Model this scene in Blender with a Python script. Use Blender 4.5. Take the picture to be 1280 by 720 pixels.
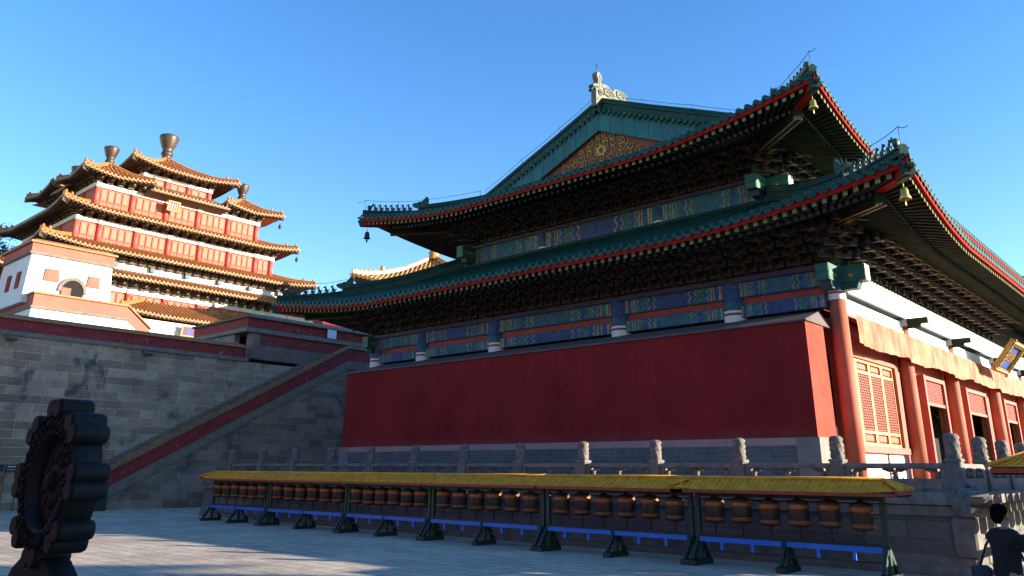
import bpy, bmesh, math, random
from mathutils import Vector, Matrix
random.seed(7)
rad = math.radians
for o in list(bpy.data.objects): bpy.data.objects.remove(o)
SC = bpy.context.scene
COL = SC.collection

# ------------------------------------------------------------------ camera
F_PX, CX, CY, YAW, PITCH, ROLL = 991.4, 640.5, 273.14, 0.73052, 0.30769, 0.00669
H_EYE = 2.0
fwd = Vector((math.cos(PITCH)*math.cos(YAW), math.cos(PITCH)*math.sin(YAW), math.sin(PITCH)))
rgt = Vector((math.sin(YAW), -math.cos(YAW), 0)); upv = rgt.cross(fwd)
c_, s_ = math.cos(ROLL), math.sin(ROLL)
r2 = c_*rgt + s_*upv; u2 = -s_*rgt + c_*upv
cam = bpy.data.cameras.new('camera'); camo = bpy.data.objects.new('camera', cam); COL.objects.link(camo)
camo.matrix_world = Matrix(((r2.x, u2.x, -fwd.x, 0), (r2.y, u2.y, -fwd.y, 0), (r2.z, u2.z, -fwd.z, H_EYE), (0, 0, 0, 1)))
cam.sensor_width = 36; cam.lens = F_PX/1280*36
cam.shift_x = 0; cam.shift_y = -(360-CY)/1280
cam.clip_start = .05; cam.clip_end = 5000
SC.camera = camo

# ------------------------------------------------------------------ sky and sun
SUN_DX, SUN_DY = 2.85, 4.6          # metres the shadow moves (-x, +y) per metre of height
hs = math.hypot(SUN_DX, SUN_DY); EL = math.atan2(1, hs); AZ = math.atan2(SUN_DX, -SUN_DY)
w = bpy.data.worlds.new('World'); SC.world = w; w.use_nodes = True
nt = w.node_tree; bg = nt.nodes['Background']
sky = nt.nodes.new('ShaderNodeTexSky'); sky.sky_type = 'NISHITA'; sky.sun_disc = False
sky.sun_elevation = EL; sky.sun_rotation = AZ
sky.air_density = 1.0; sky.dust_density = 0.0; sky.ozone_density = 2.0
hsv = nt.nodes.new('ShaderNodeHueSaturation'); hsv.inputs['Hue'].default_value = .512; hsv.inputs['Saturation'].default_value = 1.3
nt.links.new(sky.outputs[0], hsv.inputs['Color']); nt.links.new(hsv.outputs[0], bg.inputs[0]); bg.inputs[1].default_value = 0.13
sl = bpy.data.lights.new('sun', 'SUN'); sl.energy = 5.0; sl.angle = rad(.5); sl.color = (1, .87, .69)
so = bpy.data.objects.new('sun', sl); COL.objects.link(so)
so.rotation_euler = Vector((-SUN_DX, SUN_DY, -1)).to_track_quat('-Z', 'Y').to_euler()
vs = SC.view_settings; vs.view_transform = 'Standard'; vs.look = 'None'; vs.gamma = 1; vs.exposure = 1.7
SC.cycles.max_bounces = 6; SC.cycles.use_denoising = True

# ------------------------------------------------------------------ materials
MATS = {}
def nodes_of(name):
    m = bpy.data.materials.new(name); m.use_nodes = True
    t = m.node_tree; b = t.nodes['Principled BSDF']; MATS[name] = m
    return m, t, b
class N:
    def __init__(s, t): s.t = t
    def new(s, k, **kw):
        n = s.t.nodes.new(k)
        for a, v in kw.items(): setattr(n, a, v)
        return n
    def link(s, a, b): s.t.links.new(a, b)
    def math(s, op, a, b=None, clamp=False):
        n = s.new('ShaderNodeMath', operation=op, use_clamp=clamp)
        for i, v in enumerate((a, b)):
            if v is None: continue
            if isinstance(v, (int, float)): n.inputs[i].default_value = v
            else: s.link(v, n.inputs[i])
        return n.outputs[0]
    def mix(s, f, a, b, mode='MIX'):
        n = s.new('ShaderNodeMix', data_type='RGBA', blend_type=mode)
        for i, v in ((0, f), (6, a), (7, b)):
            if isinstance(v, (int, float)): n.inputs[i].default_value = v
            elif isinstance(v, tuple): n.inputs[i].default_value = (*v, 1) if len(v) == 3 else v
            else: s.link(v, n.inputs[i])
        return n.outputs[2]
    def noise(s, vec, scale, detail=4, rough=.6, out=0, dist=0):
        n = s.new('ShaderNodeTexNoise'); n.inputs['Scale'].default_value = scale
        n.inputs['Detail'].default_value = detail; n.inputs['Roughness'].default_value = rough
        n.inputs['Distortion'].default_value = dist
        if vec is not None: s.link(vec, n.inputs['Vector'])
        return n.outputs[out]
    def ramp(s, f, stops, interp='LINEAR'):
        n = s.new('ShaderNodeValToRGB'); cr = n.color_ramp; cr.interpolation = interp
        while len(cr.elements) < len(stops): cr.elements.new(.5)
        for e, (p, c) in zip(cr.elements, stops):
            e.position = p; e.color = (c, c, c, 1) if isinstance(c, (int, float)) else (*c, 1)
        s.link(f, n.inputs[0]); return n.outputs[0]
    def pos(s, scale=(1, 1, 1)):
        g = s.new('ShaderNodeNewGeometry'); m = s.new('ShaderNodeMapping')
        m.inputs['Scale'].default_value = scale; s.link(g.outputs['Position'], m.inputs[0]); return m.outputs[0]
    def wall_uv(s, su=1, sv=1):
        g = s.new('ShaderNodeNewGeometry'); sp = s.new('ShaderNodeSeparateXYZ'); s.link(g.outputs['Position'], sp.inputs[0])
        u = s.math('ADD', sp.outputs[0], sp.outputs[1]); c = s.new('ShaderNodeCombineXYZ')
        s.link(s.math('MULTIPLY', u, su), c.inputs[0]); s.link(s.math('MULTIPLY', sp.outputs[2], sv), c.inputs[1]); return c.outputs[0]
    def bump(s, h, b, strength=.3, dist=.02):
        n = s.new('ShaderNodeBump'); n.inputs['Strength'].default_value = strength; n.inputs['Distance'].default_value = dist
        s.link(h, n.inputs['Height']); s.link(n.outputs[0], b.inputs['Normal'])
def dk(c, f): return tuple(x*f for x in c)
def M(name, col, rough=.65, var=.25, scale=1.5, bump=0., bscale=25, metal=0., col2=None, stretch=(1, 1, 1), amt=.5, spec=.5):
    """noise-mottled surface"""
    m, t, b = nodes_of(name); n = N(t)
    p = n.pos(stretch); f = n.noise(p, scale, 5, .62)
    f = n.ramp(f, [(.3, 0.), (.72, 1.)])
    c = n.mix(f, dk(col, 1-var), dk(col, 1+var))
    if col2 is not None:
        g = n.noise(n.pos(stretch), scale*3.1, 6, .7)
        g = n.ramp(g, [(1-amt, 0.), (min(1, 1-amt+.12), 1.)])
        c = n.mix(g, c, col2)
    n.link(c, b.inputs['Base Color'])
    b.inputs['Roughness'].default_value = rough; b.inputs['Metallic'].default_value = metal
    b.inputs['Specular IOR Level'].default_value = spec
    if bump: n.bump(n.noise(n.pos(), bscale, 4, .65), b, bump)
    return m
def masonry(name, c1, c2, mortar, bw, bh, msize=.012, bump=.5, stain=None, rough=.85, var=1.4, drip=0.):
    m, t, b = nodes_of(name); n = N(t)
    uv = n.wall_uv()
    wob = n.noise(n.pos(), 1.2, 3, .5, out=1)
    va = n.new('ShaderNodeVectorMath', operation='MULTIPLY_ADD'); n.link(wob, va.inputs[0]); va.inputs[1].default_value = (.03, .035, 0); n.link(uv, va.inputs[2])
    br = n.new('ShaderNodeTexBrick'); n.link(va.outputs[0], br.inputs['Vector'])
    br.inputs['Scale'].default_value = 1; br.inputs['Brick Width'].default_value = bw; br.inputs['Row Height'].default_value = bh
    br.inputs['Mortar Size'].default_value = msize; br.inputs['Mortar Smooth'].default_value = .3; br.inputs['Bias'].default_value = -.1
    br.inputs['Color1'].default_value = (*c1, 1); br.inputs['Color2'].default_value = (*c2, 1); br.inputs['Mortar'].default_value = (*mortar, 1)
    br.offset_frequency = 2; br.squash_frequency = 3; br.squash = 1.5
    f = n.noise(n.pos(), .55, 6, .7); f = n.ramp(f, [(.28, 1/var), (.75, var)])
    c = n.mix(1., br.outputs['Color'], f, 'MULTIPLY')
    g = n.noise(n.pos(), 7, 5, .7); g = n.ramp(g, [(.2, .65), (.8, 1.3)])
    c = n.mix(1., c, g, 'MULTIPLY')
    if stain:
        d = n.noise(n.pos((.9, .9, .7)), .9, 5, .6, dist=.4); d = n.ramp(d, [(.58, 0.), (.68, .85)])
        c = n.mix(d, c, stain)
    if drip:
        d = n.noise(n.pos((2.2, 2.2, .28)), 1.3, 5, .7); d = n.ramp(d, [(.66, 0.), (.73, drip)])
        c = n.mix(d, c, (.42, .43, .45))
    n.link(c, b.inputs['Base Color']); b.inputs['Roughness'].default_value = rough
    hh = n.math('ADD', n.math('MULTIPLY', n.math('SUBTRACT', 1., br.outputs['Fac']), .7), n.math('MULTIPLY', n.noise(n.pos(), 14, 5, .7), .6))
    n.bump(hh, b, bump, .03)
    return m
def painted_beam(name, ca, cb, cc, gold=(.27, .17, .05), white=(.42, .44, .44)):
    """painted timber: UV u = -1..1 along the beam, v = 0..1"""
    m, t, b = nodes_of(name); n = N(t)
    tc = n.new('ShaderNodeTexCoord'); sp = n.new('ShaderNodeSeparateXYZ'); n.link(tc.outputs['UV'], sp.inputs[0])
    a = n.math('ABSOLUTE', sp.outputs[0]); v = sp.outputs[1]
    zz = n.math('PINGPONG', n.math('MULTIPLY', v, 1.), .5)
    zz2 = n.math('PINGPONG', n.math('MULTIPLY', v, 1.), .25)
    lim = n.math('LESS_THAN', a, .72)
    aa = n.math('ADD', a, n.math('MULTIPLY', n.math('MULTIPLY', n.math('SUBTRACT', zz2, .12), .22), lim))
    aa = n.math('ADD', aa, n.math('MULTIPLY', n.math('SUBTRACT', n.noise(n.pos(), 6, 3, .6), .5), .035))
    stops = [(0., cc), (.33, gold), (.345, white), (.365, dk(cb, .6)), (.385, cb), (.46, white), (.475, dk(ca, .5)), (.50, ca), (.60, gold), (.61, cb), (.69, white), (.705, ca),
             (.745, white), (.765, dk(gold, .8)), (.79, (.20, .05, .03)), (.80, white), (.815, cb), (.90, white), (.93, (.18, .06, .03)), (.94, gold), (.955, white), (.975, ca)]
    c = n.ramp(aa, stops, 'CONSTANT')
    # ornament flecks
    mp = n.new('ShaderNodeMapping'); mp.inputs['Scale'].default_value = (7, 2.2, 1); n.link(tc.outputs['UV'], mp.inputs[0])
    vo = n.new('ShaderNodeTexVoronoi', feature='DISTANCE_TO_EDGE'); vo.inputs['Scale'].default_value = 1.5; n.link(mp.outputs[0], vo.inputs['Vector'])
    fl = n.math('LESS_THAN', vo.outputs['Distance'], .055)
    band = n.math('MULTIPLY', n.math('GREATER_THAN', v, .2), n.math('LESS_THAN', v, .8))
    fl = n.math('MULTIPLY', n.math('MULTIPLY', fl, band), .35)
    c = n.mix(fl, c, gold)
    # border lines along top and bottom
    e = n.math('GREATER_THAN', n.math('ABSOLUTE', n.math('SUBTRACT', v, .5)), .44)
    c = n.mix(n.math('MULTIPLY', e, .8), c, dk(ca, .55))
    # wear
    wr = n.noise(n.pos(), 5, 6, .7); wr = n.ramp(wr, [(.32, .35), (.7, 1.1)])
    c = n.mix(1., c, wr, 'MULTIPLY')
    n.link(c, b.inputs['Base Color']); b.inputs['Roughness'].default_value = .7
    return m

M('tile_green', (.010, .055, .038), .5, .55, 2.2, .15, 30, col2=(.07, .10, .08), amt=.38, spec=.22)
M('ridge_green', (.008, .040, .029), .5, .5, 3, .35, 22, col2=(.06, .085, .065), amt=.36, spec=.22)
M('beast_green', (.012, .055, .042), .55, .5, 6, .3, 40, col2=(.13, .14, .11), amt=.4)
M('dragon_pale', (.10, .108, .072), .6, .4, 4, .6, 16, col2=(.16, .19, .12), amt=.36)
M('red_board', (.32, .012, .007), .75, .3, 4, spec=.1)
M('rafter_green', (.024, .034, .02), .85, .35, 3, spec=.1)
M('rafter_end', (.19, .19, .10), .9, .3, 4, spec=.05)
M('rafter_dot', (.12, .15, .19), .9, .3, 6, spec=.05)
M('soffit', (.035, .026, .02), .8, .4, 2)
M('bracket_dark', (.03, .038, .03), .8, .5, 3, col2=(.06, .036, .012), amt=.45)
M('bracket_blue', (.02, .03, .05), .75, .4, 3)
M('bracket_gold', (.20, .12, .035), .6, .4, 6)
painted_beam('beam_blue', (.016, .11, .38), (.016, .24, .23), (.02, .17, .27))
painted_beam('beam_green', (.016, .22, .21), (.016, .10, .38), (.025, .09, .33))
M('beam_purple', (.06, .045, .10), .7, .3, 3)
M('beam_red', (.30, .045, .03), .65, .3, 3)
M('beam_pale', (.74, .73, .68), .6, .12, 3, col2=(.50, .56, .50), amt=.33)
M('teal_box', (.012, .11, .09), .5, .35, 3)
M('teal_dark', (.012, .06, .075), .55, .35, 3)
M('box_end', (.62, .62, .45), .6, .15, 4)
M('gold', (.40, .24, .045), .4, .4, 8, .2, 40)
M('bell_gold', (.55, .38, .10), .35, .2, 5, metal=.6)
M('bargeboard', (.006, .10, .105), .65, .35, 1.6, .1, 12)
M('pediment_red', (.17, .04, .022), .7, .3, 3)
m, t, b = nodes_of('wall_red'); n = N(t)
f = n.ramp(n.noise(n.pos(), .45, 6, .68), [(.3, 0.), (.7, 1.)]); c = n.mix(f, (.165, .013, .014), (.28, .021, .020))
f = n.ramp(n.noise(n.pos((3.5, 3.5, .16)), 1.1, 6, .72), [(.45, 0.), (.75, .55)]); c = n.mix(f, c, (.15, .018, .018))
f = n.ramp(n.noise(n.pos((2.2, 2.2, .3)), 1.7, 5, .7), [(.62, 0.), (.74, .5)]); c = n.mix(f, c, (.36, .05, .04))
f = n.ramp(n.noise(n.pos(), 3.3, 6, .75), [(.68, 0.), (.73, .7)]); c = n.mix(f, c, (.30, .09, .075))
sp_ = n.new('ShaderNodeSeparateXYZ'); n.link(n.pos(), sp_.inputs[0])
hh = n.math('ADD', sp_.outputs[2], n.math('MULTIPLY', n.noise(n.pos(), 1.6, 5, .7), .9))
f = n.ramp(n.math('DIVIDE', hh, 8.), [(.41, .7), (.475, 0.)]); c = n.mix(f, c, (.20, .05, .045))
n.link(c, b.inputs['Base Color']); b.inputs['Roughness'].default_value = .92; b.inputs['Specular IOR Level'].default_value = .15
n.bump(n.noise(n.pos(), 18, 6, .7), b, .35)
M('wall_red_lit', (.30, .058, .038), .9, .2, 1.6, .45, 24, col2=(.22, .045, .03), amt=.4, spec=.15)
M('column_red', (.45, .125, .075), .7, .18, 1.2, .12, 18, spec=.2)
M('door_red', (.30, .022, .018), .6, .2, 2, spec=.2)
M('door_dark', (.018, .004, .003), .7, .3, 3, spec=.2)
M('lattice_red', (.40, .085, .055), .55, .15, 3)
M('lattice_gold', (.62, .42, .13), .45, .2, 5)
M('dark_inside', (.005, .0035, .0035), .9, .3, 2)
M('dado_white', (.78, .74, .66), .7, .08, 2)
masonry('grey_brick', (.085, .09, .095), (.115, .115, .12), (.15, .15, .15), .42, .12, .008, .25, var=1.35)
M('band_pink', (.34, .22, .21), .85, .15, 3)
M('cap_grey', (.12, .095, .092), .85, .25, 2.5, .3)
M('pink_plaster', (.20, .125, .10), .9, .3, 1.2, .3, 14, col2=(.27, .22, .19), amt=.4)
M('stone_pale', (.21, .18, .16), .85, .2, 2, .3)
M('stone_rail', (.155, .145, .13), .85, .4, 3.5, .6, 20, col2=(.10, .10, .095), amt=.42)
M('stone_carved', (.17, .15, .13), .85, .45, 9, 1., 24, col2=(.08, .075, .07), amt=.45)
masonry('terrace_stone', (.105, .10, .095), (.15, .142, .13), (.07, .07, .07), 1.5, .36, .012, .5, stain=(.09, .09, .09))
masonry('ashlar', (.24, .16, .105), (.43, .31, .21), (.50, .40, .31), 1.35, .42, .018, .9, stain=(.05, .048, .045), var=1.55, drip=.75)
masonry('ashlar_brown', (.17, .118, .082), (.28, .21, .155), (.32, .26, .21), 1.0, .42, .014, .7, stain=(.07, .07, .07), var=1.5, drip=.35)
M('parapet_red', (.24, .024, .024), .85, .3, 1.2, .3, 20, col2=(.38, .28, .26), amt=.40)
M('cap_ochre', (.34, .135, .03), .6, .35, 4, .3)
M('cap_stone', (.17, .145, .115), .85, .3, 3, .3)
M('tile_orange', (.36, .14, .04), .55, .3, 2.2, .2, 14, col2=(.2, .075, .03), amt=.38, spec=.3)
M('tile_yellow_old', (.44, .21, .05), .4, .3, 1.4, .2, 14, col2=(.33, .15, .05), amt=.36)
M('tower_red', (.46, .10, .062), .75, .15, .9)
M('tower_insert', (.47, .15, .10), .75, .12, 1.4)
M('tower_panel', (.43, .10, .062), .75, .15, 1.4)
M('tower_column', (.47, .075, .055), .6, .12, 1)
M('white_paint', (.80, .77, .72), .8, .07, .6, .1, 6)
M('white_beam', (.72, .74, .72), .7, .12, 1.2, col2=(.35, .42, .45), amt=.32)
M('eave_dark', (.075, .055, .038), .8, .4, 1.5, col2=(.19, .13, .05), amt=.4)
M('copper_finial', (.075, .05, .036), .45, .3, 2, .2, 10, metal=.4, col2=(.17, .11, .04), amt=.36)
M('bronze', (.008, .006, .005), .75, .45, 4, .7, 18, metal=0., col2=(.030, .012, .006), amt=.42, spec=.15)
M('bronze_smooth', (.008, .009, .009), .6, .4, 2.5, .35, 22, metal=0., col2=(.022, .02, .017), amt=.4, spec=.2)
M('rack_green', (.008, .028, .02), .5, .35, 3)
M('rack_post', (.012, .05, .03), .5, .35, 3)
M('rack_blue', (.003, .15, .60), .45, .2, 4)
M('rack_roof', (.74, .315, .010), .6, .28, 5, .2, 40, col2=(.22, .14, .02), amt=.38)
M('rack_red', (.33, .045, .02), .55, .2, 4)
M('wheel_bronze', (.055, .028, .018), .5, .4, 9, .4, 60, metal=.25)
M('wheel_band', (.45, .13, .035), .38, .3, 14, .5, 70, metal=.45)
M('wheel_dark', (.035, .022, .016), .5, .3, 8)
M('board_dark', (.012, .014, .018), .5, .2, 4)
M('letter_white', (.55, .56, .58), .6, .05, 4)
M('frame_white', (.70, .72, .76), .6, .05, 3)
M('plaque_red', (.22, .03, .02), .5, .2, 4)
M('plaque_blue', (.05, .085, .30), .45, .15, 4)
M('plaque_deep', (.03, .05, .22), .45, .2, 4)
M('bark', (.08, .06, .045), .9, .3, 4, .6, 12)
M('pine_leaf', (.035, .06, .03), .8, .45, 1.5)
M('wire', (.02, .02, .022), .6, .1, 3)
M('jacket', (.008, .008, .009), .95, .3, 9, .3, 40)
M('hair', (.008, .007, .007), .9, .2, 20, .5, 60, spec=.1)
M('skin', (.30, .16, .11), .6, .08, 8)
M('trousers', (.34, .31, .30), .85, .15, 6, .3, 40)
M('shoe', (.02, .02, .02), .6, .2, 6)
M('bag', (.02, .025, .04), .8, .3, 8)
# silk cloth
m, t, b = nodes_of('cloth_orange'); n = N(t)
f = n.noise(n.pos((1, 1, .5)), 2.2, 3, .5); c = n.mix(n.ramp(f, [(.35, 0.), (.65, 1.)]), (.34, .062, .025), (.58, .20, .09))
n.link(c, b.inputs['Base Color']); b.inputs['Roughness'].default_value = .6; b.inputs['Specular IOR Level'].default_value = .2
# paving
m, t, b = nodes_of('paving'); n = N(t)
br = n.new('ShaderNodeTexBrick'); mp = n.new('ShaderNodeMapping'); mp.inputs['Rotation'].default_value = (0, 0, rad(90)); n.link(n.pos(), mp.inputs[0])
wob = n.noise(n.pos(), .8, 3, .5, out=1)
va = n.new('ShaderNodeVectorMath', operation='MULTIPLY_ADD'); n.link(wob, va.inputs[0]); va.inputs[1].default_value = (.08, .08, 0); n.link(mp.outputs[0], va.inputs[2])
n.link(va.outputs[0], br.inputs['Vector'])
br.inputs['Scale'].default_value = 1; br.inputs['Brick Width'].default_value = .95; br.inputs['Row Height'].default_value = .46
br.inputs['Mortar Size'].default_value = .018; br.inputs['Mortar Smooth'].default_value = .5
br.inputs['Color1'].default_value = (.47, .385, .285, 1); br.inputs['Color2'].default_value = (.59, .49, .37, 1); br.inputs['Mortar'].default_value = (.20, .165, .13, 1)
f = n.ramp(n.noise(n.pos(), .35, 6, .7), [(.3, .72), (.7, 1.18)])
c = n.mix(1., br.outputs['Color'], f, 'MULTIPLY')
g = n.ramp(n.noise(n.pos((1, .45, 1)), 2.1, 5, .7), [(.60, 0.), (.68, .7)])
c = n.mix(g, c, (.17, .145, .12))
g2 = n.ramp(n.noise(n.pos(), 9, 5, .7), [(.25, .8), (.75, 1.15)])
c = n.mix(1., c, g2, 'MULTIPLY')
n.link(c, b.inputs['Base Color']); b.inputs['Roughness'].default_value = .88; b.inputs['Specular IOR Level'].default_value = .25
hh = n.math('ADD', n.math('MULTIPLY', n.math('SUBTRACT', 1., br.outputs['Fac']), .35), n.math('ADD', n.math('MULTIPLY', n.noise(n.pos(), 2.2, 6, .7), 1.0), n.math('MULTIPLY', n.noise(n.pos(), 12, 4, .7), .25)))
n.bump(hh, b, .5, .06)

# ------------------------------------------------------------------ mesh helpers
ORI = {}
class MB:
    """collects polygons in world coordinates; several material slots; optional UVs"""
    def __init__(s, *mats): s.v = []; s.f = []; s.mi = []; s.uv = {}; s.mats = list(mats); s.sm = set()
    def slot(s, m):
        if m not in s.mats: s.mats.append(m)
        return s.mats.index(m)
    def face(s, pts, m=0, uv=None, smooth=False):
        i = len(s.v); s.v += [tuple(p) for p in pts]; s.f.append(tuple(range(i, i+len(pts)))); s.mi.append(m if isinstance(m, int) else s.slot(m))
        if uv: s.uv[len(s.f)-1] = uv
        if smooth: s.sm.add(len(s.f)-1)
    def idx(s, verts, faces, m=0, smooth=False):
        i = len(s.v); s.v += [tuple(p) for p in verts]; mi = m if isinstance(m, int) else s.slot(m)
        for f in faces:
            s.f.append(tuple(i+k for k in f)); s.mi.append(mi)
            if smooth: s.sm.add(len(s.f)-1)
    def box(s, x0, x1, y0, y1, z0, z1, m=0):
        v = [(x0, y0, z0), (x1, y0, z0), (x1, y1, z0), (x0, y1, z0), (x0, y0, z1), (x1, y0, z1), (x1, y1, z1), (x0, y1, z1)]
        s.idx(v, [(0, 3, 2, 1), (4, 5, 6, 7), (0, 1, 5, 4), (1, 2, 6, 5), (2, 3, 7, 6), (3, 0, 4, 7)], m)
    def bbox(s, x0, x1, y0, y1, z0, z1, b=.02, m=0):
        """box with chamfered vertical and top edges"""
        pl = [(x0+b, y0), (x1-b, y0), (x1, y0+b), (x1, y1-b), (x1-b, y1), (x0+b, y1), (x0, y1-b), (x0, y0+b)]
        xm, ym = (x0+x1)/2, (y0+y1)/2
        ins = [(x+(b if x < xm else -b), y+(b if y < ym else -b)) for x, y in pl]
        v = [(x, y, z0) for x, y in pl]+[(x, y, z1-b) for x, y in pl]+[(x, y, z1) for x, y in ins]
        fs = [tuple(range(7, -1, -1)), tuple(range(16, 24))]
        for r in (0, 8):
            for k in range(8): fs.append((r+k, r+(k+1) % 8, r+8+(k+1) % 8, r+8+k))
        s.idx(v, fs, m)
    def hexa(s, p, m=0):
        s.idx(p, [(0, 3, 2, 1), (4, 5, 6, 7), (0, 1, 5, 4), (1, 2, 6, 5), (2, 3, 7, 6), (3, 0, 4, 7)], m)
    def bar(s, a, b, wd, ht, m=0, upz=True):
        """box beam from a to b (centre line), width wd (horizontal), height ht"""
        a, b = Vector(a), Vector(b); d = (b-a).normalized()
        sd = d.cross(Vector((0, 0, 1))); sd = sd.normalized() if sd.length > 1e-4 else Vector((1, 0, 0))
        up = sd.cross(d).normalized(); sd *= wd/2; up *= ht/2
        s.hexa([a-sd-up, a+sd-up, b+sd-up, b-sd-up, a-sd+up, a+sd+up, b+sd+up, b-sd+up], m)
    def tube(s, pts, r, n=8, m=0, caps=True, smooth=True):
        pts = [Vector(p) for p in pts]; rs = r if isinstance(r, (list, tuple)) else [r]*len(pts); vs_ = []
        for i, p in enumerate(pts):
            d = (pts[min(i+1, len(pts)-1)]-pts[max(i-1, 0)]).normalized()
            a = d.cross(Vector((0, 0, 1))); a = a.normalized() if a.length > 1e-3 else Vector((1, 0, 0)); c = a.cross(d)
            for k in range(n):
                t = 2*math.pi*k/n; vs_.append(p+(a*math.cos(t)+c*math.sin(t))*rs[i])
        fs = [(i*n+k, i*n+(k+1) % n, (i+1)*n+(k+1) % n, (i+1)*n+k) for i in range(len(pts)-1) for k in range(n)]
        s.idx(vs_, fs, m, smooth)
        if caps:
            s.face(vs_[:n], m); s.face(vs_[-n:], m)
    def lathe(s, c, prof, n=16, m=0, smooth=True):
        """prof = [(r, z)] around the vertical through c"""
        vs_ = [(c[0]+r*math.cos(2*math.pi*k/n), c[1]+r*math.sin(2*math.pi*k/n), c[2]+z) for r, z in prof for k in range(n)]
        fs = [(i*n+k, i*n+(k+1) % n, (i+1)*n+(k+1) % n, (i+1)*n+k) for i in range(len(prof)-1) for k in range(n)]
        s.idx(vs_, fs, m, smooth)
        if prof[0][0] > 1e-3: s.face(vs_[:n][::-1], m)
        if prof[-1][0] > 1e-3: s.face(vs_[-n:], m)
    def blob(s, c, r, rot=None, m=0, nu=10, nv=7):
        vs_ = []; rm = rot or Matrix.Identity(3)
        for j in range(nv+1):
            ph = math.pi*j/nv
            for k in range(nu):
                t = 2*math.pi*k/nu
                vs_.append(Vector(c)+rm @ Vector((r[0]*math.sin(ph)*math.cos(t), r[1]*math.sin(ph)*math.sin(t), r[2]*math.cos(ph))))
        fs = [(j*nu+k, (j+1)*nu+k, (j+1)*nu+(k+1) % nu, j*nu+(k+1) % nu) for j in range(nv) for k in range(nu)]
        s.idx(vs_, fs, m, True)
    def prism(s, poly, fr, a, b, m=0, mside=None):
        """polygon poly=[(p,q)] extruded; fr(p,q,h) -> point; between h=a and h=b"""
        n = len(poly); v0 = [fr(p, q, a) for p, q in poly]; v1 = [fr(p, q, b) for p, q in poly]
        s.face(v0[::-1], m); s.face(v1, m)
        s.idx(v0+v1, [(k, (k+1) % n, n+(k+1) % n, n+k) for k in range(n)], m if mside is None else mside)
    def grid(s, P, m=0, smooth=True):
        R, C_ = len(P), len(P[0]); s.idx([p for r in P for p in r], [(i*C_+j, i*C_+j+1, (i+1)*C_+j+1, (i+1)*C_+j) for i in range(R-1) for j in range(C_-1)], m, smooth)
    def sweep(s, pts, wd, ht, m=0, rnd=.4):
        """ridge: rectangular section with a rounded top along pts (pts run along its base)"""
        pts = [Vector(p) for p in pts]; rows = []
        for i, p in enumerate(pts):
            d = pts[min(i+1, len(pts)-1)]-pts[max(i-1, 0)]; d.z = 0; d.normalize(); sd = Vector((-d.y, d.x, 0))
            h = ht[i] if isinstance(ht, list) else ht
            sec = [(-.5, 0), (-.5, .16), (-.4, .2), (-.4, .55), (-.52, .6), (-.52, .7), (-.36, .74), (-.26, .93), (0, 1), (.26, .93), (.36, .74), (.52, .7), (.52, .6), (.4, .55), (.4, .2), (.5, .16), (.5, 0)]
            rows.append([p+sd*(a*wd)+Vector((0, 0, q*h)) for a, q in sec])
        s.grid(rows, m, False); s.face(rows[0], m); s.face(rows[-1][::-1], m)
    def build(s, name, parent=None, label=None, kind=None):
        o_ = ORI.get(parent.name, Vector()) if parent else Vector()
        me = bpy.data.meshes.new(name); me.from_pydata([(p[0]-o_.x, p[1]-o_.y, p[2]-o_.z) for p in s.v], [], s.f)
        for mn in s.mats: me.materials.append(MATS[mn])
        me.polygons.foreach_set('material_index', s.mi)
        me.polygons.foreach_set('use_smooth', [i in s.sm for i in range(len(s.f))])
        if s.uv:
            ul = me.uv_layers.new(name='UVMap')
            for fi, u in s.uv.items():
                for k, li in enumerate(me.polygons[fi].loop_indices): ul.data[li].uv = u[k]
        me.update()
        bm = bmesh.new(); bm.from_mesh(me); bmesh.ops.remove_doubles(bm, verts=bm.verts, dist=1e-5)
        bmesh.ops.recalc_face_normals(bm, faces=bm.faces); bm.to_mesh(me); bm.free()
        o = bpy.data.objects.new(name, me); COL.objects.link(o)
        if parent: o.parent = parent; ORI[o.name] = o_
        if label: o['label'] = label
        if kind: o['kind'] = kind
        return o
def thing(name, label, cat, loc=(0, 0, 0), group=None):
    o = bpy.data.objects.new(name, None); COL.objects.link(o); o.location = loc; o.empty_display_size = .3
    o['label'] = label; o['category'] = cat
    if group: o['group'] = group
    ORI[o.name] = Vector(loc); return o
def tag(o, label, cat, group=None):
    o['label'] = label; o['category'] = cat
    if group: o['group'] = group
    return o
def copy_tree(o, parent=None):
    c = o.copy(); COL.objects.link(c)
    if parent is not None: c.parent = parent
    for ch in [x for x in bpy.data.objects if x.parent == o]: copy_tree(ch, c)
    return c
def copy_part(o, loc, rotz=0.):
    c = copy_tree(o, o.parent); c.location = loc; c.rotation_euler = (0, 0, rotz); return c

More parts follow.
